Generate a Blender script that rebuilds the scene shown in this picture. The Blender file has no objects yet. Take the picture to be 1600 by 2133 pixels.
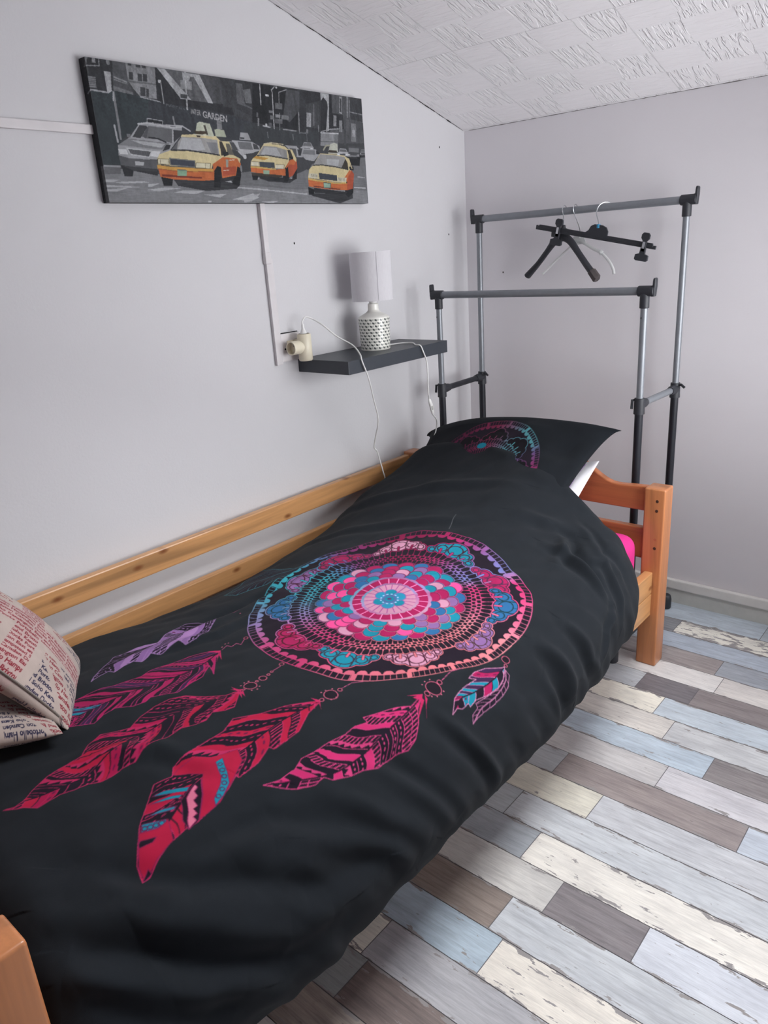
# Attic bedroom: single pine bed with a dreamcatcher duvet, clothes rack, shelf lamp, canvas print.
import bpy, bmesh, math, random
from mathutils import Vector, Matrix
# ---------------------------------------------------------------- duvet surface
import numpy as np
def catmull(P, t):
    # P (n, ...) control points at integer params, t array
    n = len(P); t = np.clip(t, 0, n - 1 - 1e-9); i = np.floor(t).astype(int); f = t - i
    Pp = np.concatenate([[2*P[0]-P[1]], P, [2*P[-1]-P[-2]]]); i = i + 1
    sh = (len(t),) + (1,)*(P.ndim-1); f = f.reshape(sh)
    a, b, c, d = Pp[i-1], Pp[i], Pp[i+1], Pp[np.minimum(i+2, len(Pp)-1)]
    return .5*(2*b + (c-a)*f + (2*a-5*b+4*c-d)*f*f + (3*b-a-3*c+d)*f**3)
def noise2(x, y, seed=0):
    def h(i, j):
        n = (i*374761393 + j*668265263 + seed*974711) & 0x7fffffff
        n = ((n ^ (n >> 13))*1274126177) & 0x7fffffff
        return ((n ^ (n >> 16)) & 0xffff)/32767.5 - 1
    i = np.floor(x).astype(np.int64); j = np.floor(y).astype(np.int64); fx = x-i; fy = y-j
    fx = fx*fx*fx*(fx*(fx*6-15)+10); fy = fy*fy*fy*(fy*(fy*6-15)+10)
    return (h(i,j)*(1-fx)+h(i+1,j)*fx)*(1-fy)+(h(i,j+1)*(1-fx)+h(i+1,j+1)*fx)*fy
def duvet_net():
    cx = np.array([.085,.12,.19,.33,.50,.68,.84,.95,1.03,1.072,1.08,1.055,1.01])
    cz = np.array([.36,.43,.465,.495,.512,.513,.50,.475,.425,.36,.29,.225,.20])
    rows = [  # y, left lift, centre lift, right lift
        (-.72,.125,.115,.04), (-.90,.085,.075,.02), (-1.10,.025,.04,.01), (-1.35,-.008,.018,.0), (-1.60,-.002,.008,.0),
        (-1.85,.03,.004,.0), (-2.08,.03,.0,.0), (-2.24,.02,-.005,.0)]
    wl = np.clip(1-(cx-.1)/.3, 0, 1); wr = np.clip((cx-.62)/.3, 0, 1); wc = 1-wl-wr; wc = np.clip(wc,0,1)
    wr2 = np.where(cx > .9, np.clip(1-(np.arange(13)-7)/4, 0, 1), 1)
    head = np.array([(.085,-.50,.50),(.115,-.52,.575),(.18,-.565,.642),(.36,-.553,.677),(.52,-.587,.678),(.68,-.607,.643),(.80,-.635,.585),
        (.90,-.64,.50),(.968,-.625,.405),(.992,-.635,.335),(1.0,-.655,.28),(.985,-.675,.225),(.95,-.70,.20)])
    tuck = head + np.array([0,-.03,-.045]); tuck2 = head + np.array([0,.004,-.022])
    net = [tuck, tuck2, head]
    for y, l, c, r in rows:
        z = cz + wl*l + wc*c + wr*wr2*r
        x = cx.copy(); x[8:] -= {-.72:.045, -.90:.018, -2.08:.012, -2.24:.02}.get(y, 0); x[:3] += {-1.10:.01,-1.35:.02,-1.6:.02,-1.85:.01}.get(y,0)
        net.append(np.stack([x, np.full(13, y), z], 1))
    e = net[-1].copy(); e[:,1] = -2.325; e[:,2] -= .02; e[8:,0] -= .012; net.append(e)
    e = e.copy(); e[:,1] = -2.362; e[:,2] = np.minimum(e[:,2]-.06, .42); net.append(e)
    e = e.copy(); e[:,1] = -2.352; e[:,2] -= .08; net.append(e)
    return np.array(net)
ROWV = np.array([.53,.55,.57,.72,.90,1.10,1.35,1.60,1.85,2.08,2.24,2.33,2.39,2.46])   # row coordinate in metres
def duvet_base(U, V):
    """U, V 1-D coordinate arrays in metres -> grid (len V, len U, 3)"""
    net = duvet_net()
    ti = np.interp(V, ROWV, np.arange(len(ROWV)))
    # smooth the piecewise linear row parameter
    G = catmull(net, ti)                                   # (nv, 13, 3)
    ref = net[7]; d = np.r_[0, np.cumsum(np.linalg.norm(np.diff(ref, axis=0), axis=1))]
    tj = np.interp(U, d, np.arange(13))
    return np.transpose(catmull(np.transpose(G, (1,0,2)), tj), (1,0,2))
ref_ = duvet_net()[7]
ULEN = float(np.linalg.norm(np.diff(ref_, axis=0), axis=1).sum())
def normals(G):
    du = np.gradient(G, axis=1); dv = np.gradient(G, axis=0); n = np.cross(dv, du)
    n /= np.linalg.norm(n, axis=2, keepdims=True)+1e-12
    return n
CREASES = []
CREASES = [([(0.77,0.8154),(0.8256,0.8202),(0.8549,0.8582),(0.8925,0.8789),(0.9378,0.8937),(1.0134,0.9043),(1.043,0.9177)],-0.011,0.016),([(0.795,0.8988),(0.8458,0.8962),(0.8915,0.9092),(0.9694,0.9172),(1.0315,0.9078)],0.009,0.016),([(0.9072,0.8689),(0.9473,0.8364),(1.0099,0.8498),(1.0518,0.8622),(1.1004,0.8899)],0.008,0.012),([(0.8143,0.7321),(0.9252,0.8058),(1.0191,0.7777),(1.0561,0.7946)],-0.007,0.014),([(0.9644,1.2448),(1.0287,1.2206),(1.0869,1.2061),(1.1379,1.1938)],0.01,0.018),([(0.9773,1.1207),(1.0435,1.1077),(1.0929,1.0995),(1.2017,1.0204)],0.009,0.016),([(1.0465,0.9027),(1.0837,0.9964),(1.1207,1.0459)],0.007,0.011),([(0.6661,0.84),(0.7448,0.8123),(0.8142,0.8044)],0.006,0.02),([(1.0283,1.2674),(1.1086,1.2478),(1.1664,1.2306)],-0.008,0.016),([(0.8542,0.9661),(0.8358,0.879),(0.83,0.8223)],0.008,0.015),([(0.7779,2.2446),(0.9263,2.1375),(1.0411,2.0007),(1.0827,1.8703)],-0.01,0.022),([(0.8045,2.311),(0.9573,2.1957),(1.0805,2.0616),(1.0967,1.9689)],0.01,0.022),([(0.8722,2.3178),(1.0164,2.2044),(1.1088,2.0732)],-0.009,0.02),([(0.8963,2.3442),(1.025,2.2488),(1.105,2.135)],0.008,0.02),([(0.9163,1.9065),(1.0308,1.8275),(1.1248,1.7409)],0.008,0.02),([(0.9241,1.7737),(1.0256,1.7168),(1.1482,1.6519)],-0.008,0.018),([(0.9444,1.6021),(1.0323,1.5708),(1.1897,1.5007)],0.009,0.016),([(0.1019,1.1556),(0.3513,1.0455),(0.6041,0.9254)],0.005,0.02),([(0.087,0.9527),(0.3491,0.8018),(0.6054,0.718)],0.006,0.024),([(0.9887,1.9554),(1.0809,1.8338),(1.1455,1.7973)],0.007,0.018),([(0.3257,1.8346),(0.3419,1.5768),(0.3403,1.3286)],-0.006,0.018),([(0.3377,1.8986),(0.4197,1.7088),(0.4156,1.549)],0.005,0.014),([(0.6013,2.1021),(0.6661,2.0206),(0.7802,1.9852)],0.006,0.02),([(0.8929,2.0797),(0.9155,1.9867),(0.9945,1.9098)],-0.007,0.02)]

def duvet_grid(U, V):
    G = duvet_base(U, V); n = normals(G)
    m = n[len(V)//2, len(U)//2, 2]
    if m < 0: n = -n
    u, v = np.meshgrid(U, V)
    h = .006*noise2(u*5+3, v*4+1, 1) + .004*noise2(u*9+v*5, v*7-u*4, 2) + .0022*noise2(u*26+v*9, v*16-u*5, 3)
    side = np.clip((u-.85)/.25, 0, 1)
    q = u*.55+v; p_ = u-v*.35
    h += side*(.0055*noise2(q*14, p_*4, 4) + .0028*noise2(q*30, p_*6, 8)) + (1-side)*.0018*noise2(q*17, p_*9, 5)
    foot = np.clip((v-1.95)/.2, 0, 1); h += foot*.006*noise2(u*4+v*3, v*17-u*3, 6)
    for (pts, amp, wd) in CREASES:
        amp *= 1.35
        P = np.array(pts); best = np.full(u.shape, 9.); sg = np.zeros(u.shape); tt = np.zeros(u.shape)
        Ls = np.r_[0, np.cumsum(np.linalg.norm(np.diff(P, axis=0), axis=1))]
        lo = P.min(0)-4*wd; hi = P.max(0)+4*wd
        jj = (U > lo[0]) & (U < hi[0]); ii = (V > lo[1]) & (V < hi[1])
        if not jj.any() or not ii.any(): continue
        ix = np.ix_(ii, jj); uu = u[ix]; vv = v[ix]; best = np.full(uu.shape, 9.); sg = np.zeros(uu.shape); tt = np.zeros(uu.shape)
        for k in range(len(P)-1):
            a, b = P[k], P[k+1]; ab = b-a; L = ab@ab
            t = np.clip(((uu-a[0])*ab[0]+(vv-a[1])*ab[1])/L, 0, 1)
            dx = uu-a[0]-t*ab[0]; dy = vv-a[1]-t*ab[1]; dd = np.hypot(dx, dy)
            c = ab[0]*dy-ab[1]*dx; w = dd < best
            sg[w] = np.sign(c[w]); tt[w] = (Ls[k]+t[w]*np.sqrt(L))/Ls[-1]; best[w] = dd[w]
        s = best*sg/wd
        h[ix] += amp*np.sin(np.pi*np.clip(tt, .02, .98))**.6*(np.exp(-s*s)-.6*np.exp(-(s-1.6)**2))
    edge = np.clip((v-.55)/.05, 0, 1)
    return G + n*(h*edge)[..., None]
PRINT = {'ring':[(0.489,1.0445),(0.4548,1.0741),(0.4368,1.1138),(0.3925,1.1725),(0.3467,1.2348),(0.2981,1.2685),(0.2947,1.3194),(0.2876,1.3741),(0.3078,1.4479),(0.3574,1.5229),(0.4058,1.597),(0.4559,1.6518),(0.5081,1.6859),(0.5637,1.7052),(0.6183,1.7106),(0.6685,1.7129),(0.7131,1.7013),(0.7522,1.6891),(0.8048,1.6609),(0.8342,1.6182),(0.8689,1.5625),(0.9,1.5027),(0.9237,1.4395),(0.9427,1.3646),(0.9421,1.3057),(0.9386,1.2406),(0.9238,1.1893),(0.8966,1.1361),(0.8514,1.0914),(0.8192,1.0857),(0.7833,1.0645),(0.7267,1.0381),(0.6688,1.0235),(0.6023,1.0209),(0.5453,1.0266)],'cen':(0.6452,1.3742),'motif':[(0.4957,1.1571),(0.6375,1.1194),(0.785,1.1434),(0.8682,1.2102),(0.885,1.3549),(0.8324,1.5172),(0.731,1.6261),(0.5882,1.6436),(0.4423,1.5564),(0.3808,1.4053),(0.4147,1.2785)],'petal_ext':[(0.5121,1.4962),(0.7879,1.258),(0.5507,1.2622),(0.7312,1.5167),(0.6319,1.5613),(0.7988,1.3571)],'lace_ext':[(0.4703,1.5427),(0.8311,1.2114),(0.5036,1.2059),(0.7762,1.5669)],'pink_ext':[(0.5987,1.4168),(0.691,1.3385),(0.6103,1.3324),(0.6712,1.4074)],'F':{'lav':([(0.3554,1.6564),(0.3509,1.6703),(0.3221,1.6859),(0.3009,1.7075),(0.3044,1.7441),(0.3108,1.7692),(0.3326,1.8036),(0.3144,1.8254),(0.3033,1.8435),(0.3045,1.8708),(0.2974,1.8926),(0.3131,1.9076),(0.3277,1.9327),(0.351,1.9622),(0.3674,1.9769),(0.3636,1.969),(0.3575,1.952),(0.3546,1.9331),(0.3706,1.9281),(0.3646,1.9037),(0.3648,1.8825),(0.3809,1.874),(0.3716,1.8458),(0.3879,1.8325),(0.3849,1.8058),(0.385,1.781),(0.4045,1.7785),(0.4081,1.7519),(0.3986,1.7149),(0.3721,1.6749)],[(0.3587,1.6625),(0.3566,1.7442),(0.3402,1.8085),(0.3379,1.8851),(0.338,1.9207),(0.3674,1.9769)]),'mag':([(0.4914,1.7519),(0.4909,1.7599),(0.4724,1.7749),(0.4526,1.8058),(0.4454,1.8371),(0.4414,1.8614),(0.4373,1.8876),(0.4418,1.9114),(0.4294,1.9382),(0.4227,1.9615),(0.4108,1.9783),(0.4041,2.0051),(0.4005,2.0271),(0.408,2.049),(0.4335,2.0786),(0.4582,2.0948),(0.4809,2.0852),(0.4956,2.0731),(0.5115,2.0549),(0.5038,2.0294),(0.5057,2.0036),(0.5297,1.9816),(0.5365,1.9593),(0.5304,1.9454),(0.5449,1.9211),(0.5585,1.9062),(0.5515,1.8771),(0.552,1.8444),(0.5239,1.8062),(0.5491,1.818),(0.5637,1.8256),(0.509,1.7789)],[(0.4927,1.755),(0.5115,1.829),(0.4923,1.9076),(0.4774,1.9665),(0.4629,2.0255),(0.4531,2.0927)]),'red':([(0.6547,1.8323),(0.6455,1.859),(0.6161,1.88),(0.5803,1.9039),(0.5659,1.9282),(0.5627,1.9595),(0.5689,1.9901),(0.5814,2.0214),(0.568,2.0431),(0.5522,2.0673),(0.5582,2.094),(0.5774,2.1134),(0.576,2.144),(0.5788,2.1728),(0.5901,2.208),(0.6039,2.2315),(0.6062,2.2455),(0.5958,2.2571),(0.6143,2.2444),(0.6365,2.2218),(0.6372,2.1951),(0.6375,2.181),(0.6455,2.1608),(0.6468,2.1377),(0.656,2.1221),(0.6587,2.1034),(0.6575,2.0878),(0.6638,2.068),(0.6574,2.0461),(0.6563,2.0252),(0.6614,1.9992),(0.6579,1.9672),(0.6683,1.9453),(0.6728,1.9255),(0.6639,1.9051),(0.6777,1.8884),(0.6837,1.8723)],[(0.658,1.8393),(0.6303,1.8968),(0.6138,1.9365),(0.6145,2.003),(0.6151,2.0861),(0.6274,2.1431),(0.6082,2.2181),(0.5958,2.2571)]),'big':([(0.7936,1.7533),(0.7822,1.7664),(0.7538,1.8097),(0.7345,1.853),(0.707,1.8941),(0.7209,1.9266),(0.719,1.9783),(0.7242,2.0331),(0.7418,2.0484),(0.7337,2.0813),(0.7548,2.1009),(0.7845,2.1282),(0.8261,2.1622),(0.8447,2.1767),(0.8728,2.1858),(0.8727,2.1735),(0.8614,2.1534),(0.8512,2.1267),(0.8464,2.0989),(0.8482,2.0807),(0.843,2.0394),(0.8329,2.0037),(0.8197,1.9763),(0.8258,1.9757),(0.8222,1.9336),(0.8099,1.8986),(0.8189,1.8955),(0.82,1.8699),(0.819,1.8381),(0.7999,1.7932)],[(0.792,1.7584),(0.7807,1.8272),(0.7788,1.8719),(0.7841,1.933),(0.7821,2.0132),(0.803,2.0767),(0.8319,2.1325),(0.8728,2.1858)]),'pink':([(0.9104,1.5905),(0.9158,1.6321),(0.9005,1.6605),(0.8868,1.697),(0.8742,1.7271),(0.8879,1.7287),(0.8784,1.7551),(0.8805,1.7806),(0.8733,1.8193),(0.8717,1.8515),(0.8665,1.8771),(0.8767,1.9002),(0.876,1.9327),(0.8654,1.9587),(0.8866,1.9411),(0.909,1.9214),(0.922,1.8956),(0.9208,1.875),(0.9337,1.8675),(0.9456,1.8372),(0.9506,1.8083),(0.9639,1.7814),(0.9623,1.762),(0.9651,1.7284),(0.973,1.7054),(0.967,1.6797),(0.9463,1.6463),(0.9264,1.6252)],[(0.912,1.5927),(0.9204,1.6512),(0.9256,1.7331),(0.9303,1.8092),(0.9194,1.8736),(0.8654,1.9587)]),'small':([(0.9669,1.3659),(0.9651,1.3741),(0.944,1.4137),(0.9372,1.4456),(0.939,1.4683),(0.9501,1.4553),(0.9468,1.4907),(0.9489,1.5167),(0.9535,1.5378),(0.9751,1.5674),(0.9713,1.5482),(0.9792,1.5384),(0.9778,1.5176),(0.9857,1.5189),(0.9826,1.4958),(0.9903,1.4643),(0.993,1.4257),(0.9862,1.3964)],[(0.9681,1.3692),(0.9733,1.4276),(0.9678,1.4861),(0.9615,1.525),(0.9751,1.5674)]),'outline':([(0.9732,1.3714),(0.9883,1.3726),(1.0049,1.3961),(1.0122,1.4311),(1.0138,1.4663),(1.0123,1.4971),(1.0135,1.5221),(1.0162,1.5367),(1.0024,1.5248),(0.9978,1.5045),(0.9878,1.5016),(0.9921,1.4663),(0.9948,1.4278),(0.988,1.3986)],[(0.9755,1.3727),(0.993,1.3957),(1.0042,1.4466),(1.0037,1.4949),(1.0162,1.5367)]),'teal':([(0.3014,1.3325),(0.2673,1.3395),(0.2071,1.3397),(0.1146,1.332),(0.1125,1.3803),(0.1826,1.4699),(0.2196,1.5347),(0.2676,1.5319),(0.2789,1.4881),(0.295,1.4521),(0.2978,1.3969),(0.3142,1.3585)],[(0.3059,1.3362),(0.2539,1.3796),(0.2293,1.4461),(0.2196,1.5347)])},'beads':[((0.9571,1.348),0.0102),((0.9667,1.3611),0.0046),((0.9106,1.5329),0.0061),((0.9126,1.5562),0.0176),((0.9145,1.5798),0.0064),((0.7949,1.7025),0.0052),((0.7924,1.726),0.0143),((0.7919,1.7492),0.0052),((0.648,1.7193),0.0056),((0.6528,1.7504),0.0026),((0.6555,1.7615),0.0038),((0.6571,1.7773),0.0084),((0.6563,1.792),0.003),((0.6589,1.8112),0.0133),((0.6598,1.8288),0.0033),((0.499,1.6886),0.0054)],'lines':[[(0.916,1.4636),(0.908,1.4914),(0.9108,1.5257)],[(0.8079,1.6531),(0.7967,1.6705),(0.7944,1.6958)],[(0.6518,1.7259),(0.6519,1.7454)],[(0.5009,1.6954),(0.5086,1.7104),(0.4968,1.7137),(0.4987,1.7281),(0.4868,1.7314),(0.4917,1.7479)],[(0.3521,1.6401),(0.3507,1.6205),(0.3693,1.6164),(0.3625,1.5933)],[(0.553,1.0072),(0.5387,0.9668),(0.5293,0.9347)]],'dots':[(0.8925,1.57),(0.8899,1.5584),(0.8929,1.5451),(0.9315,1.5539),(0.9297,1.5661),(0.924,1.5766),(0.9291,1.5433),(0.7744,1.7348),(0.776,1.7245),(0.7817,1.7117),(0.8051,1.7239),(0.8025,1.7356),(0.6436,1.8214),(0.6414,1.8111),(0.6441,1.8023),(0.6731,1.8008),(0.6776,1.8106),(0.6734,1.8207),(0.3503,1.6286),(0.3439,1.6166),(0.3418,1.603),(0.353,1.5973),(0.342,1.6363),(0.3842,1.6107),(0.4832,1.7413),(0.4779,1.7288),(0.4813,1.7228)],'fluff':[[(0.9104,1.5905),(0.8921,1.6217),(0.9112,1.5986)],[(0.9104,1.5905),(0.904,1.6143),(0.9202,1.6035)],[(0.9129,1.5868),(0.9502,1.6237),(0.93,1.6021),(0.9232,1.5898)],[(0.9141,1.5989),(0.9451,1.6481),(0.9333,1.6236),(0.9211,1.5976)],[(0.7905,1.7521),(0.7702,1.7604),(0.7932,1.7603)],[(0.7931,1.7543),(0.8078,1.7682),(0.7961,1.7602)],[(0.7915,1.7617),(0.8002,1.7767),(0.7894,1.7686)],[(0.6573,1.8282),(0.6356,1.8421),(0.6593,1.8356)],[(0.6599,1.8306),(0.6781,1.8418),(0.6629,1.8389)],[(0.6578,1.837),(0.6493,1.8488),(0.6628,1.8444)],[(0.4914,1.7519),(0.4695,1.7728),(0.4967,1.7602)],[(0.4914,1.7519),(0.5256,1.7756),(0.5048,1.7665)],[(0.4927,1.755),(0.5265,1.7898),(0.5019,1.7684)],[(0.6547,1.8323),(0.631,1.8353),(0.6569,1.8403)],[(0.6577,1.833),(0.677,1.8486),(0.6617,1.8426)]],'over':[('r',[(0.739,1.9951),(0.7577,1.9794),(0.7748,1.936),(0.8021,1.9471),(0.8268,1.9922),(0.8439,2.0297),(0.8465,2.0688),(0.847,2.0778),(0.8136,2.0392),(0.779,2.0108),(0.757,2.0246),(0.7398,2.045),(0.7335,2.0303)]),('t',[(0.7737,1.9811),(0.7743,1.9669),(0.8057,1.9814),(0.8248,1.9943),(0.8377,2.0178),(0.8435,2.0393),(0.8322,2.0328),(0.8174,2.0066),(0.8064,1.995)]),('ring',[(0.7851,1.9793)]),('ring',[(0.7985,1.9854)]),('ring',[(0.8095,1.9916)]),('ring',[(0.8192,2.0001)]),('ring',[(0.8266,2.0109)]),('ring',[(0.8334,2.0246)]),('k',[(0.8007,2.0741),(0.7896,2.0362),(0.7865,2.0193),(0.8128,2.0401),(0.8465,2.0784),(0.8507,2.0965),(0.8297,2.0929)]),('p',[(0.8027,2.0641),(0.7913,2.0357),(0.7993,2.0364),(0.8014,2.046),(0.8108,2.0472),(0.8121,2.0578),(0.8232,2.0594),(0.8233,2.069),(0.8348,2.0703),(0.835,2.0797),(0.8445,2.0805),(0.8497,2.0959),(0.8345,2.0888),(0.8168,2.0743)]),('t',[(0.7541,2.0956),(0.7599,2.0804),(0.7888,2.0456),(0.7942,2.0544),(0.7716,2.0819)]),('t',[(0.7663,2.1059),(0.7777,2.085),(0.7941,2.0644),(0.7958,2.0727),(0.7773,2.0945)]),('t',[(0.7856,2.1223),(0.7927,2.1024),(0.8036,2.0839),(0.805,2.0898),(0.7964,2.1069)]),('t',[(0.7944,2.1331),(0.8121,2.1057),(0.8195,2.1144),(0.8052,2.1421)]),('ring',[(0.8034,2.1344)]),('ring',[(0.8066,2.1279)]),('ring',[(0.8099,2.1209)]),('ring',[(0.8126,2.1139)]),('r',[(0.8048,2.1456),(0.816,2.1232),(0.8155,2.1055),(0.8369,2.1148),(0.85,2.1207),(0.8591,2.1518),(0.872,2.1813),(0.8489,2.1766)]),('k',[(0.8213,2.1574),(0.8173,2.152),(0.8277,2.1324),(0.8317,2.1414),(0.8264,2.1597)]),('k',[(0.8707,2.1845),(0.8607,2.1686),(0.8693,2.1675),(0.872,2.1813)])],'mcol':0}
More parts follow.
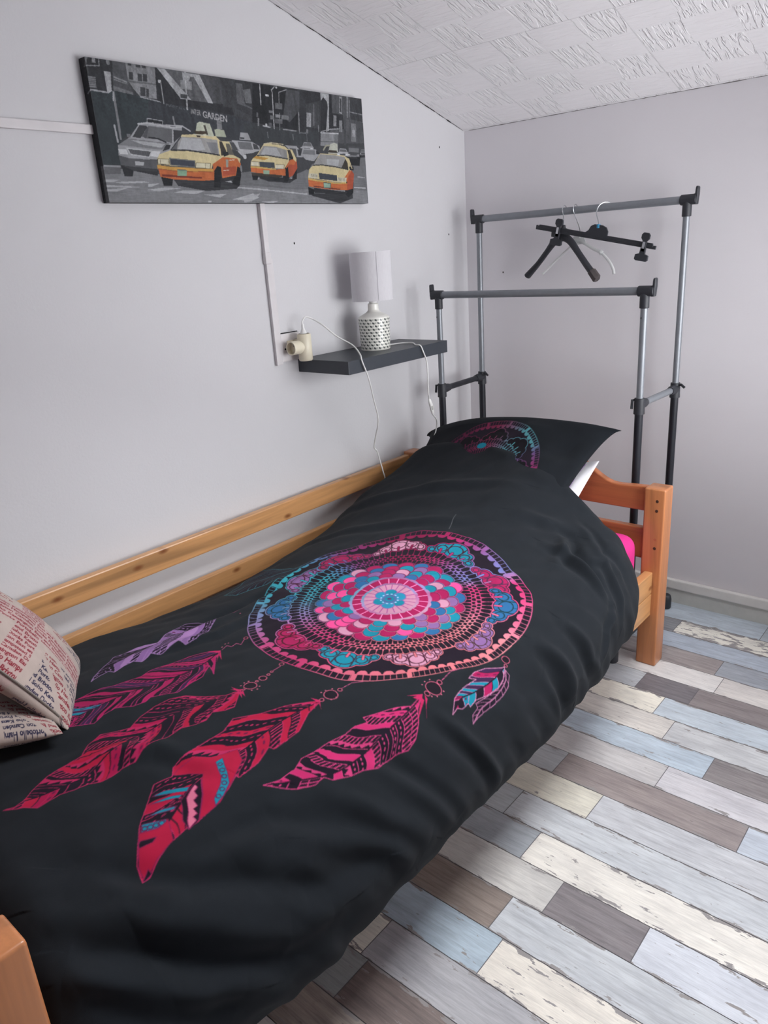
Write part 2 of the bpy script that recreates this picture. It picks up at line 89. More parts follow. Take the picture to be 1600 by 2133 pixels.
CANVAS_ART = [('p',(62,64,68),[(-2,307),(940,308),(925,-8),(-13,-4)]),('p',(120,122,126),[(-11,80),(166,64),(469,48),(931,91),(924,-11),(-15,-10)]),('p',(104,106,110),[(404,76),(936,137),(930,39),(571,39),(400,46)]),('p',(95,97,101),[(2,82),(46,82),(43,64),(0,61)]),('p',(140,142,146),[(2,81),(46,82),(46,78),(1,77)]),('p',(50,52,56),[(5,306),(69,305),(58,233),(3,237)]),('p',(74,76,80),[(69,305),(103,303),(103,265),(113,235),(59,241)]),('p',(128,130,134),[(103,303),(183,302),(178,233),(129,235),(115,248),(103,265)]),('p',(60,62,66),[(109,304),(118,303),(118,297),(108,298)]),('p',(60,62,66),[(130,304),(142,304),(142,297),(130,297)]),('p',(60,62,66),[(146,304),(157,303),(157,297),(146,297)]),('p',(60,62,66),[(108,285),(119,284),(117,269),(106,269)]),('p',(60,62,66),[(131,284),(143,284),(141,268),(129,268)]),('p',(60,62,66),[(146,285),(157,284),(155,269),(143,269)]),('p',(60,62,66),[(133,256),(147,255),(144,237),(130,236)]),('p',(60,62,66),[(149,254),(156,253),(153,236),(146,236)]),('p',(95,97,101),[(103,266),(182,267),(181,264),(102,262)]),('p',(105,107,111),[(61,251),(110,242),(111,235),(61,239)]),('l',(130,132,136),3,[(67,269),(98,262)]),('l',(120,122,126),2,[(66,264),(98,258)]),('p',(160,162,166),[(43,279),(60,278),(55,242),(57,240),(53,229),(43,233),(43,265)]),('p',(110,112,116),[(-1,304),(8,303),(0,285),(-7,285)]),('p',(150,152,156),[(18,304),(26,305),(25,292),(16,293)]),('l',(140,142,146),2,[(-9,284),(33,288),(35,305)]),('p',(90,92,96),[(-1,264),(19,265),(17,241),(-1,242)]),('l',(128,130,134),1.6,[(0,262),(19,263)]),('l',(128,130,134),1.6,[(0,258),(19,259)]),('l',(128,130,134),1.6,[(-1,255),(18,255)]),('l',(128,130,134),1.6,[(-2,251),(17,251)]),('l',(128,130,134),1.6,[(-3,247),(16,248)]),('l',(128,130,134),1.6,[(-4,243),(15,244)]),('e',(120,122,126),(57,298),(5,6)),('p',(52,60,64),[(2,235),(44,233),(59,241),(177,231),(246,224),(236,170),(208,168),(126,179),(57,135),(47,83),(0,81)]),('p',(56,60,66),[(150,228),(280,223),(399,215),(527,195),(520,148),(389,157),(269,161),(141,186)]),('l',(150,152,156),3,[(-12,231),(3,237),(45,235)]),('l',(120,122,126),5,[(59,237),(58,140)]),('l',(160,162,166),4,[(47,167),(49,133)]),('l',(150,152,156),3,[(58,236),(55,220)]),('l',(150,152,156),2,[(129,234),(185,228)]),('p',(48,50,54),[(182,302),(189,300),(243,243),(276,240),(403,244),(411,216),(280,223),(194,226),(175,231)]),('p',(88,90,94),[(209,302),(303,301),(344,239),(276,240)]),('p',(72,74,78),[(310,301),(425,300),(423,242),(344,239)]),('p',(62,64,68),[(378,301),(428,301),(427,232),(377,235)]),('p',(165,167,171),[(189,301),(209,302),(278,240),(245,241)]),('p',(160,162,166),[(291,299),(312,301),(345,239),(329,238)]),('p',(140,142,146),[(252,282),(286,283),(284,264),(249,264)]),('l',(170,172,176),4,[(269,301),(261,219)]),('p',(150,152,156),[(260,301),(303,301),(302,295),(283,292),(277,283),(259,283)]),('p',(70,72,76),[(246,252),(268,252),(265,242),(244,242)]),('l',(160,162,166),1.2,[(246,252),(268,252),(265,242),(244,242),(246,252)]),('e',(195,197,201),(190,273),(5,4)),('l',(150,152,156),3,[(193,271),(193,226)]),('p',(55,57,61),[(428,301),(511,300),(502,212),(422,231)]),('p',(92,94,98),[(428,295),(450,294),(452,245),(425,251)]),('p',(105,107,111),[(450,280),(477,286),(476,250),(455,250)]),('p',(85,87,91),[(428,253),(477,239),(477,236),(426,246)]),('p',(40,42,46),[(486,299),(654,300),(640,195),(471,204)]),('p',(70,72,76),[(610,298),(661,298),(653,246),(611,214),(587,224)]),('p',(52,54,58),[(661,298),(746,302),(729,170),(646,191)]),('p',(66,68,72),[(682,267),(740,279),(731,205),(680,206)]),('p',(56,60,64),[(442,202),(639,193),(727,201),(721,157),(435,154)]),('l',(60,62,66),3,[(586,196),(579,160)]),('l',(110,112,116),2,[(522,183),(523,169)]),('l',(105,107,111),3,[(619,183),(619,170)]),('l',(135,137,141),2.5,[(583,194),(633,193)]),('l',(120,122,126),2,[(645,189),(672,190)]),('l',(165,167,171),3,[(512,299),(509,250)]),('l',(175,177,181),3,[(555,284),(549,194)]),('l',(160,162,166),2.5,[(555,284),(553,290),(565,299)]),('e',(205,207,211),(535,275),(7,3)),('e',(190,192,196),(572,298),(4,3)),('l',(150,152,156),2,[(577,260),(580,287),(609,296)]),('l',(120,122,126),2,[(575,234),(570,192)]),('p',(95,97,101),[(562,259),(589,260),(587,245),(560,245)]),('p',(110,112,116),[(536,239),(551,238),(550,232),(535,233)]),('p',(105,107,111),[(539,227),(552,226),(551,216),(538,217)]),('p',(125,127,131),[(559,231),(578,231),(576,223),(558,223)]),('p',(110,112,116),[(582,230),(610,231),(608,220),(580,220)]),('p',(90,92,96),[(556,220),(584,220),(582,208),(554,208)]),('p',(150,152,156),[(682,245),(701,245),(695,207),(677,208)]),('p',(95,97,101),[(712,270),(717,269),(710,211),(704,212)]),('p',(110,112,116),[(675,201),(683,200),(681,189),(673,191)]),('p',(100,102,106),[(490,230),(496,229),(494,218),(488,219)]),('p',(125,127,131),[(492,217),(498,216),(494,196),(489,197)]),('p',(80,82,86),[(530,208),(542,207),(540,195),(528,196)]),('l',(170,172,176),3,[(509,198),(534,196)]),('e',(200,202,206),(521,201),(4,4)),('l',(140,142,146),3,[(650,242),(646,193)]),('l',(100,102,106),2,[(675,189),(674,169)]),('l',(115,117,121),3,[(727,213),(726,198)]),('p',(160,162,166),[(746,302),(782,302),(770,203),(757,198),(768,268),(757,291),(746,281)]),('p',(45,47,51),[(746,281),(757,291),(771,281),(773,267),(757,200),(735,197)]),('p',(78,80,84),[(782,301),(939,305),(931,177),(810,170),(775,199)]),('p',(45,47,51),[(782,301),(793,301),(787,213),(771,201)]),('p',(58,60,64),[(873,301),(933,302),(933,237),(870,241)]),('p',(50,52,56),[(781,252),(838,250),(837,212),(776,208)]),('p',(140,142,146),[(826,299),(837,300),(833,252),(821,255)]),('p',(62,64,68),[(828,295),(835,295),(831,256),(824,258)]),('l',(150,152,156),3,[(862,303),(856,245)]),('l',(130,132,136),2,[(868,261),(934,257)]),('l',(140,142,146),2,[(931,303),(925,236)]),('p',(135,137,141),[(795,247),(808,246),(804,217),(791,216)]),('p',(120,122,126),[(818,235),(832,235),(829,203),(814,202)]),('p',(90,92,96),[(851,240),(864,239),(859,196),(846,195)]),('p',(118,120,124),[(872,230),(894,230),(889,179),(866,178)]),('p',(75,77,81),[(897,221),(920,220),(916,188),(893,186)]),('p',(70,72,76),[(837,212),(846,211),(841,167),(832,167)]),('p',(70,72,76),[(910,235),(929,235),(926,209),(907,208)]),('p',(150,152,156),[(874,212),(887,211),(885,193),(871,192)]),('p',(110,112,116),[(869,294),(873,293),(867,246),(863,245)]),('l',(150,152,156),2.2,[(736,198),(776,207),(819,211)]),('p',(128,130,134),[(734,195),(810,197),(804,161),(728,159)]),('p',(105,107,111),[(792,196),(810,197),(804,163),(788,163)]),('l',(175,177,181),3,[(734,195),(810,197)]),('l',(90,92,96),2,[(731,171),(804,174)]),('p',(50,52,56),[(844,143),(904,146),(903,129),(842,127)]),('p',(120,122,126),[(841,146),(851,149),(860,162),(894,163),(902,152),(907,148),(904,137),(840,134)]),('p',(95,97,101),[(853,150),(861,160),(892,161),(899,152)]),('p',(70,72,76),[(858,144),(889,145),(887,140),(859,139)]),('p',(200,202,206),[(844,143),(855,144),(855,139),(843,139)]),('p',(200,202,206),[(892,146),(904,146),(904,142),(891,141)]),('p',(30,32,36),[(844,134),(856,135),(855,126),(844,126)]),('p',(30,32,36),[(890,136),(903,137),(901,128),(890,128)]),('p',(60,62,66),[(646,149),(696,151),(695,136),(644,134)]),('p',(150,152,156),[(645,151),(653,154),(660,165),(688,166),(695,156),(699,153),(696,143),(643,140)]),('p',(95,97,101),[(654,155),(661,163),(687,165),(692,156)]),('p',(70,72,76),[(659,149),(684,150),(682,146),(659,145)]),('p',(200,202,206),[(646,149),(656,149),(656,145),(646,145)]),('p',(200,202,206),[(686,151),(696,151),(696,147),(686,147)]),('p',(30,32,36),[(646,141),(656,141),(655,134),(647,133)]),('p',(30,32,36),[(684,142),(695,143),(693,135),(684,135)]),('p',(70,72,76),[(799,141),(847,143),(847,130),(798,128)]),('p',(165,167,171),[(798,143),(806,146),(812,156),(839,157),(846,147),(849,145),(847,136),(797,133)]),('p',(95,97,101),[(807,147),(813,154),(838,155),(843,148)]),('p',(70,72,76),[(811,141),(835,143),(834,138),(812,137)]),('p',(200,202,206),[(799,141),(809,141),(808,138),(799,137)]),('p',(200,202,206),[(838,143),(847,143),(847,139),(837,139)]),('p',(30,32,36),[(799,134),(809,134),(808,127),(800,127)]),('p',(30,32,36),[(836,135),(846,136),(845,129),(836,128)]),('p',(40,42,46),[(900,147),(939,149),(939,139),(899,137)]),('p',(110,112,116),[(899,149),(905,151),(911,159),(933,160),(938,153),(941,150),(939,143),(898,141)]),('p',(95,97,101),[(906,152),(911,158),(932,159),(936,153)]),('p',(70,72,76),[(910,148),(929,149),(928,145),(910,145)]),('p',(200,202,206),[(900,147),(908,148),(908,145),(900,145)]),('p',(200,202,206),[(931,149),(939,149),(939,146),(931,146)]),('p',(30,32,36),[(900,142),(908,142),(908,136),(901,136)]),('p',(30,32,36),[(930,143),(939,143),(937,138),(930,137)]),('p',(70,72,76),[(850,166),(910,164),(904,143),(849,143)]),('p',(110,112,116),[(853,161),(900,161),(897,148),(852,149)]),('p',(36,38,42),[(853,131),(902,131),(898,110),(855,111)]),('p',(60,62,66),[(614,149),(659,149),(666,124),(658,91),(637,84),(617,79),(610,121)]),('p',(150,152,156),[(583,154),(628,154),(654,132),(650,125),(627,124),(600,142)]),('p',(80,82,86),[(601,146),(627,147),(627,126),(611,128)]),('p',(50,52,56),[(631,146),(642,144),(652,130),(634,128)]),('p',(150,152,156),[(653,149),(706,149),(721,135),(695,116),(662,119),(644,131)]),('p',(110,112,116),[(657,146),(702,146),(704,133),(651,134)]),('p',(60,62,66),[(662,119),(691,114),(671,91),(658,93)]),('p',(45,47,51),[(707,146),(720,141),(718,135),(708,136)]),('p',(60,62,66),[(397,129),(468,132),(451,88),(415,81),(406,105)]),('p',(165,167,171),[(391,156),(461,156),(487,146),(488,135),(468,130),(442,120),(431,112),(410,127)]),('p',(105,107,111),[(411,154),(458,153),(463,135),(416,136)]),('p',(70,72,76),[(464,152),(479,149),(486,138),(466,137)]),('p',(130,132,136),[(376,153),(396,152),(415,131),(395,130)]),('p',(70,72,76),[(383,151),(398,150),(410,132),(395,130)]),('p',(60,62,66),[(430,123),(476,130),(459,109),(448,90),(429,85),(415,81)]),('e',(190,192,196),(431,117),(6,6)),('p',(150,152,156),[(425,177),(451,176),(459,158),(419,159)]),('p',(60,62,66),[(422,165),(437,165),(436,161),(421,160)]),('p',(125,127,131),[(350,208),(366,208),(364,179),(348,180)]),('l',(75,77,81),1.5,[(353,201),(364,201)]),('l',(75,77,81),1.5,[(352,194),(363,194)]),('p',(42,44,48),[(47,85),(82,80),(74,59),(52,58)]),('p',(48,50,54),[(78,79),(148,75),(145,62),(80,71)]),('p',(150,152,156),[(48,126),(78,142),(87,148),(115,177),(138,180),(210,175),(237,177),(231,144),(188,117),(157,102),(150,99),(69,95),(45,104)]),('p',(118,120,124),[(48,126),(78,142),(192,137),(188,129),(167,121),(75,125)]),('p',(165,167,171),[(82,139),(180,135),(168,126),(116,130)]),('p',(60,62,66),[(91,146),(114,172),(133,173),(136,170),(116,148),(111,144)]),('p',(98,100,104),[(139,173),(206,170),(201,138),(161,144),(130,145),(116,148)]),('p',(80,82,86),[(118,148),(136,170),(140,170),(128,144)]),('l',(45,47,51),3,[(136,147),(161,146),(183,139)]),('p',(60,62,66),[(211,168),(235,168),(233,156),(206,143)]),('l',(180,182,186),3,[(111,175),(138,179),(209,173),(237,177)]),('l',(180,182,186),2,[(210,170),(203,138)]),('p',(85,87,91),[(45,104),(70,99),(150,97),(148,75),(79,76),(47,83)]),('p',(60,62,66),[(47,83),(80,80),(146,77),(145,72),(80,71)]),('p',(205,207,211),[(46,118),(68,118),(71,107),(50,107)]),('p',(195,197,201),[(137,118),(164,118),(153,104),(130,106)]),('p',(78,80,84),[(72,120),(137,117),(127,104),(79,107)]),('l',(180,182,186),2.4,[(70,120),(138,117),(128,103),(79,107),(70,120)]),('p',(165,167,171),[(87,93),(112,91),(109,84),(86,84)]),('l',(100,102,106),0.8,[(75,118),(78,108)]),('l',(100,102,106),0.8,[(80,118),(82,108)]),('l',(100,102,106),0.8,[(85,118),(86,107)]),('l',(100,102,106),0.8,[(90,117),(90,107)]),('l',(100,102,106),0.8,[(95,117),(94,107)]),('l',(100,102,106),0.8,[(99,117),(98,107)]),('l',(100,102,106),0.8,[(104,117),(103,107)]),('l',(100,102,106),0.8,[(109,117),(107,106)]),('l',(100,102,106),0.8,[(114,116),(111,106)]),('l',(100,102,106),0.8,[(119,116),(115,106)]),('l',(100,102,106),0.8,[(124,116),(119,106)]),('l',(100,102,106),0.8,[(129,116),(123,105)]),('p',(40,42,46),[(139,189),(183,186),(180,178),(137,180)]),('l',(160,162,166),1.5,[(139,189),(183,186),(180,178),(137,180),(139,189)]),('p',(110,112,116),[(76,152),(86,152),(84,143),(76,145)]),('l',(140,142,146),4,[(215,197),(216,180)]),('p',(60,62,66),[(210,169),(245,168),(262,164),(226,153),(206,140)]),('l',(170,172,176),3,[(182,177),(238,179),(261,169)]),('p',(50,52,56),[(183,134),(196,133),(190,124),(169,118)]),('p',(165,167,171),[(-5,50),(40,51),(19,45),(-6,45)]),('p',(165,167,171),[(19,45),(100,49),(117,46),(42,42)]),('p',(165,167,171),[(-1,39),(88,35),(45,33),(-2,34)]),('p',(165,167,171),[(-3,29),(57,33),(27,25),(-4,24)]),('p',(165,167,171),[(109,27),(170,31),(206,34),(138,26)]),('p',(168,170,174),[(187,24),(217,30),(286,30),(253,21)]),('p',(168,170,174),[(279,20),(354,23),(329,13)]),('p',(168,170,174),[(111,30),(167,36),(207,34),(136,27)]),('p',(168,170,174),[(372,9),(446,25),(466,14),(435,5)]),('p',(168,170,174),[(289,5),(301,6),(298,1),(288,2)]),('p',(168,170,174),[(114,42),(149,45),(125,37),(113,37)]),('p',(168,170,174),[(339,51),(375,56),(373,48)]),('p',(168,170,174),[(390,41),(503,37),(502,32),(390,38)]),('p',(165,167,171),[(416,40),(656,27),(656,23),(416,38)]),('p',(165,167,171),[(751,7),(797,3),(797,0)]),('p',(165,167,171),[(864,49),(920,48),(920,43),(864,46)]),('p',(165,167,171),[(885,80),(920,77),(920,75),(885,77)]),('p',(165,167,171),[(467,66),(491,69),(469,61)]),('p',(165,167,171),[(587,69),(600,69),(599,66)]),('p',(165,167,171),[(412,16),(472,25),(459,16),(412,12)]),('p',(165,167,171),[(475,4),(540,6),(508,-1)]),('p',(165,167,171),[(411,8),(439,4),(410,1)]),('p',(52,54,58),[(188,57),(322,57),(404,47),(389,36),(288,29),(201,40)]),('p',(48,50,54),[(467,66),(615,66),(588,54),(507,57)]),('p',(50,52,56),[(663,27),(856,29),(855,15),(793,0),(679,20)]),('p',(34,36,40),[(154,60),(188,55),(183,40),(158,39)]),('p',(34,36,40),[(322,87),(343,92),(346,72),(334,37),(314,38)]),('p',(34,36,40),[(393,90),(411,96),(411,72),(400,43),(376,47)]),('p',(46,48,52),[(342,70),(395,71),(380,58),(336,51)]),('p',(196,98,52),[(319,98),(354,114),(408,114),(414,98),(413,87),(401,92),(392,69),(344,61),(345,88),(333,91),(318,75)]),('p',(170,72,48),[(352,88),(396,92),(391,71),(346,66)]),('p',(206,190,140),[(353,152),(383,152),(393,119),(415,111),(410,100),(404,111),(351,113),(344,115)]),('p',(206,190,140),[(159,111),(194,122),(234,159),(278,163),(340,162),(353,152),(347,114),(354,112),(319,95),(314,84),(260,84),(185,86),(150,88),(151,101)]),('p',(150,150,148),[(195,122),(231,154),(291,156),(343,153),(345,117),(309,120),(244,124)]),('p',(95,97,101),[(196,123),(231,154),(219,141),(213,125)]),('p',(170,172,176),[(217,126),(233,152),(291,153),(300,128),(271,124)]),('p',(120,122,126),[(308,146),(341,147),(342,121),(319,121)]),('l',(50,52,56),3,[(195,122),(244,124),(309,120),(345,117)]),('l',(60,62,66),2,[(229,154),(194,122)]),('p',(60,56,52),[(349,151),(358,151),(369,129),(368,120),(351,116)]),('p',(95,92,84),[(370,147),(382,147),(394,120),(373,119)]),('p',(40,42,46),[(355,127),(374,127),(376,119),(359,114)]),('p',(196,98,52),[(148,87),(184,83),(259,82),(322,84),(317,56),(273,53),(190,55),(152,60)]),('p',(205,150,66),[(148,87),(184,84),(259,83),(319,83),(318,77),(253,73),(183,76),(147,79)]),('p',(120,50,40),[(158,66),(279,62),(277,58),(158,61)]),('l',(150,80,50),1.5,[(147,78),(203,74),(318,76)]),('p',(58,64,76),[(187,103),(263,100),(261,85),(245,83),(187,88)]),('l',(110,112,110),2,[(187,103),(263,100),(261,85),(187,88),(187,103)]),('p',(206,200,170),[(152,101),(183,101),(183,88),(151,89)]),('p',(206,200,170),[(266,96),(312,96),(307,83),(262,85)]),('l',(90,80,60),1.3,[(152,101),(184,101),(183,88),(150,89),(152,101)]),('l',(90,80,60),1.3,[(266,96),(312,96),(308,83),(262,84),(266,96)]),('l',(120,110,90),1.2,[(159,101),(158,89)]),('l',(120,110,90),1.2,[(296,96),(293,84)]),('p',(120,160,130),[(205,78),(234,77),(231,64),(203,64)]),('l',(70,80,90),1.5,[(205,78),(234,77)]),('p',(150,150,140),[(364,108),(373,108),(369,89),(362,89)]),('l',(215,200,180),1.5,[(351,80),(371,82)]),('l',(215,200,180),1.5,[(375,106),(394,108)]),('e',(120,122,126),(413,87),(4,9)),('p',(180,186,165),[(277,168),(285,189),(295,193),(326,190),(335,161),(316,161)]),('p',(70,66,60),[(304,186),(311,186),(316,164),(311,163)]),('p',(165,172,150),[(338,177),(348,180),(370,178),(375,162),(340,162)]),('p',(70,60,48),[(273,170),(308,172),(314,166),(278,162)]),('p',(200,195,170),[(269,164),(312,164),(309,161),(271,161)]),('p',(60,50,44),[(278,161),(292,161),(290,157),(280,157)]),('p',(34,36,40),[(448,76),(474,72),(466,59),(450,60)]),('p',(34,36,40),[(575,97),(590,101),(590,69),(578,54),(560,58)]),('p',(34,36,40),[(609,93),(623,98),(618,66),(598,61)]),('p',(42,44,48),[(468,72),(571,67),(563,56),(478,64)]),('p',(170,72,48),[(583,110),(610,119),(625,113),(624,94),(603,74),(587,69),(588,99)]),('p',(196,98,52),[(575,99),(590,112),(610,119),(624,115),(614,104),(595,104),(581,93)]),('p',(206,190,140),[(594,144),(610,143),(624,120),(622,111),(610,119),(597,119)]),('p',(206,190,140),[(451,107),(460,115),(473,122),(506,154),(532,157),(583,150),(597,142),(593,112),(574,92),(537,91),(477,95),(448,96)]),('p',(190,140,60),[(460,115),(472,121),(516,117),(500,111)]),('p',(140,140,140),[(476,122),(503,148),(545,148),(588,141),(589,118),(547,121),(512,124)]),('p',(165,167,171),[(488,124),(507,145),(551,144),(566,124),(518,126)]),('l',(55,57,61),2.5,[(476,122),(512,124),(547,121),(589,118)]),('p',(60,56,52),[(591,142),(603,141),(612,121),(597,119)]),('p',(38,40,44),[(598,125),(612,125),(611,118),(600,117)]),('p',(196,98,52),[(448,94),(477,91),(536,88),(577,92),(575,74),(540,73),(474,77),(447,80)]),('p',(196,160,84),[(448,95),(477,94),(540,90),(539,87),(447,91)]),('p',(62,56,50),[(447,78),(489,77),(562,74),(558,68),(450,71)]),('p',(62,68,76),[(481,107),(537,106),(536,92),(480,94)]),('p',(206,200,175),[(452,106),(478,106),(478,96),(451,96)]),('p',(206,200,175),[(541,102),(574,102),(571,92),(539,92)]),('l',(90,80,60),1.2,[(452,106),(478,106),(478,96)]),('l',(90,80,60),1.2,[(541,102),(574,102),(571,92)]),('p',(135,165,140),[(492,86),(515,85),(513,76),(492,76)]),('p',(70,62,52),[(532,158),(568,159),(571,154),(534,153)]),('l',(190,180,150),2,[(505,153),(531,157),(577,155)]),('l',(60,62,66),2.5,[(584,158),(612,157)]),('p',(32,34,38),[(662,45),(688,38),(683,25),(662,23)]),('p',(32,34,38),[(832,73),(867,86),(859,31),(836,17),(819,28)]),('p',(45,47,51),[(685,43),(831,33),(822,26),(687,29)]),('p',(170,72,48),[(837,89),(857,97),(869,86),(858,43),(831,38)]),('p',(206,190,140),[(672,93),(690,105),(725,139),(767,139),(828,137),(849,129),(857,97),(836,75),(830,61),(786,60),(702,68),(665,71)]),('p',(140,140,140),[(690,105),(725,137),(781,137),(831,133),(842,99),(784,105),(728,107)]),('p',(165,167,171),[(751,125),(805,125),(799,106),(749,109)]),('p',(60,56,52),[(834,128),(842,117),(844,96),(813,102)]),('l',(50,52,56),2.5,[(690,105),(728,107),(784,104),(842,98)]),('p',(38,40,44),[(848,106),(869,108),(869,97),(851,96)]),('l',(206,190,140),3,[(849,129),(861,102)]),('p',(196,98,52),[(665,65),(702,62),(786,58),(835,59),(831,38),(769,39),(699,43),(664,47)]),('p',(196,160,84),[(665,70),(702,66),(786,59),(830,61),(830,57),(785,55),(701,61),(665,65)]),('p',(196,98,52),[(824,75),(849,97),(856,92),(839,75),(834,61)]),('p',(110,50,40),[(683,49),(802,42),(798,39),(686,46)]),('p',(60,66,76),[(710,85),(790,80),(790,64),(713,68)]),('p',(196,192,170),[(669,83),(706,82),(705,71),(668,71)]),('p',(196,192,170),[(791,75),(834,74),(828,62),(790,64)]),('l',(80,75,62),1.4,[(680,81),(682,73)]),('l',(80,75,62),1.4,[(797,74),(798,65)]),('l',(80,75,62),1.4,[(686,81),(687,73)]),('l',(80,75,62),1.4,[(803,74),(804,65)]),('l',(80,75,62),1.4,[(691,80),(691,73)]),('l',(80,75,62),1.4,[(810,73),(811,65)]),('l',(80,75,62),1.4,[(696,80),(696,73)]),('l',(80,75,62),1.4,[(816,73),(817,65)]),('l',(80,75,62),1.4,[(702,79),(701,73)]),('l',(80,75,62),1.4,[(823,72),(823,65)]),('p',(130,165,145),[(728,58),(760,56),(757,44),(728,44)]),('l',(60,60,66),1.6,[(728,59),(760,57),(757,43),(728,44),(728,59)]),('p',(176,178,165),[(771,166),(789,171),(803,168),(802,145),(761,148)]),('p',(60,54,46),[(763,150),(797,150),(798,146),(761,144)]),('p',(195,190,165),[(759,143),(800,143),(797,139),(760,140)]),('l',(150,150,130),4,[(740,149),(752,161),(767,162)])]
# ---------------------------------------------------------------- basics
random.seed(4)
PI = math.pi
SC = bpy.context.scene
COL = SC.collection
def lin(c):
    return tuple(((x/255)/12.92 if x/255 <= .04045 else ((x/255+.055)/1.055)**2.4) for x in c)
def L4(*c): return lin(c)+(1,)
def obj(name, me, mat=None, parent=None, smooth=False):
    o = bpy.data.objects.new(name, me); COL.objects.link(o)
    if mat: me.materials.append(mat)
    if parent: o.parent = parent
    if smooth: me.shade_smooth()
    return o
def tag(o, label=None, cat=None, group=None, kind=None):
    if label: o['label'] = label
    if cat: o['category'] = cat
    if group: o['group'] = group
    if kind: o['kind'] = kind
    return o
def thing(name, loc, label, cat, group=None):
    o = bpy.data.objects.new(name, None); COL.objects.link(o); o.location = loc; o.empty_display_size = .05
    return tag(o, label, cat, group)
class MB:
    def __init__(s, org=(0,0,0)): s.v = []; s.f = []; s.o = Vector(org)
    def add(s, vs, fs):
        n = len(s.v); s.v += [tuple(Vector(v)-s.o) for v in vs]; s.f += [tuple(i+n for i in f) for f in fs]; return s
    def box(s, a, b, bev=0, seg=2):
        bm = bmesh.new(); bmesh.ops.create_cube(bm, size=1)
        for v in bm.verts: v.co = Vector(((a[i]+b[i])/2 + v.co[i]*(b[i]-a[i]) for i in range(3)))
        if bev: bmesh.ops.bevel(bm, geom=bm.edges[:], offset=bev, segments=seg, profile=.6, affect='EDGES')
        bm.verts.index_update(); s.add([v.co.copy() for v in bm.verts], [[v.index for v in f.verts] for f in bm.faces]); bm.free(); return s
    def tube(s, pts, r, seg=12, cap=True, flat=None, up=None):
        pts = [Vector(p) for p in pts]; n = len(pts); rr = r if isinstance(r, (list, tuple)) else [r]*n
        T = []
        for i in range(n):
            t = (pts[min(i+1, n-1)]-pts[max(i-1, 0)]).normalized(); T.append(t)
        a = Vector(up) if up else (Vector((0,0,1)) if abs(T[0].z) < .9 else Vector((1,0,0)))
        vs = []; fs = []; N = None
        for i in range(n):
            N = (a if N is None or up else N); N = (N-T[i]*N.dot(T[i])).normalized(); B = T[i].cross(N)
            for k in range(seg):
                q = 2*PI*k/seg; fx = flat or 1
                vs.append(pts[i]+N*math.cos(q)*rr[i]+B*math.sin(q)*rr[i]*fx)
        for i in range(n-1):
            for k in range(seg):
                fs.append((i*seg+k, i*seg+(k+1) % seg, (i+1)*seg+(k+1) % seg, (i+1)*seg+k))
        if cap: fs += [tuple(range(seg))[::-1], tuple((n-1)*seg+k for k in range(seg))]
        return s.add(vs, fs)
    def lathe(s, c, prof, seg=48, axis='z'):
        vs = []; fs = []
        for (r, h) in prof:
            for k in range(seg):
                q = 2*PI*k/seg
                p = (r*math.cos(q), r*math.sin(q), h)
                if axis == 'x': p = (h, r*math.cos(q), r*math.sin(q))
                if axis == 'y': p = (r*math.cos(q), h, r*math.sin(q))
                vs.append(Vector(c)+Vector(p))
        m = len(prof)
        for i in range(m-1):
            for k in range(seg): fs.append((i*seg+k, i*seg+(k+1) % seg, (i+1)*seg+(k+1) % seg, (i+1)*seg+k))
        if prof[0][0] > 1e-6: pass
        return s.add(vs, fs)
    def prism(s, outline, d, org=(0,0,0), X=(1,0,0), Y=(0,0,1)):
        X = Vector(X).normalized(); Y = Vector(Y); Y = (Y-X*Y.dot(X)).normalized(); Z = X.cross(Y); O = Vector(org); n = len(outline)
        vs = [O+X*a+Y*b-Z*d/2 for a, b in outline]+[O+X*a+Y*b+Z*d/2 for a, b in outline]
        fs = [tuple(range(n))[::-1], tuple(range(n, 2*n))]+[(i, (i+1) % n, n+(i+1) % n, n+i) for i in range(n)]
        return s.add(vs, fs)
    def build(s, name, mat=None, parent=None, smooth=False, bevel=0, auto=None):
        me = bpy.data.meshes.new(name); me.from_pydata(s.v, [], s.f)
        bm = bmesh.new(); bm.from_mesh(me); bmesh.ops.recalc_face_normals(bm, faces=bm.faces[:]); bm.to_mesh(me); bm.free()
        o = obj(name, me, mat, parent, smooth)
        if smooth: me.set_sharp_from_angle(angle=math.radians(auto or 40))
        if bevel:
            m = o.modifiers.new('bevel', 'BEVEL'); m.width = bevel; m.segments = 2; m.limit_method = 'ANGLE'; m.angle_limit = math.radians(40)
        return o
def spline(pts, n=10):
    P = np.array(pts, float); t = np.linspace(0, len(P)-1, (len(P)-1)*n+1); return [tuple(q) for q in catmull(P, t)]
def grid_mesh(name, G, colors=None, extra=None):
    nv, nu = G.shape[:2]; me = bpy.data.meshes.new(name)
    V_ = G.reshape(-1, 3).astype(np.float32); me.vertices.add(len(V_)); me.vertices.foreach_set('co', V_.ravel())
    i = np.arange((nv-1)*(nu-1)); r = i//(nu-1); c = i % (nu-1); a = r*nu+c
    F = np.stack([a, a+1, a+nu+1, a+nu], 1).astype(np.int32)
    me.loops.add(F.size); me.polygons.add(len(F)); me.loops.foreach_set('vertex_index', F.ravel())
    me.polygons.foreach_set('loop_start', np.arange(len(F), dtype=np.int32)*4)
    me.update(calc_edges=True)
    if colors is not None: put_color(me, colors.reshape(-1, 3))
    me.shade_smooth(); return me
def put_color(me, c):
    at = me.color_attributes.new('Col', 'FLOAT_COLOR', 'POINT')
    s = c/255.0; l = np.where(s <= .04045, s/12.92, ((s+.055)/1.055)**2.4)
    at.data.foreach_set('color', np.concatenate([l, np.ones((len(l), 1))], 1).astype(np.float32).ravel())
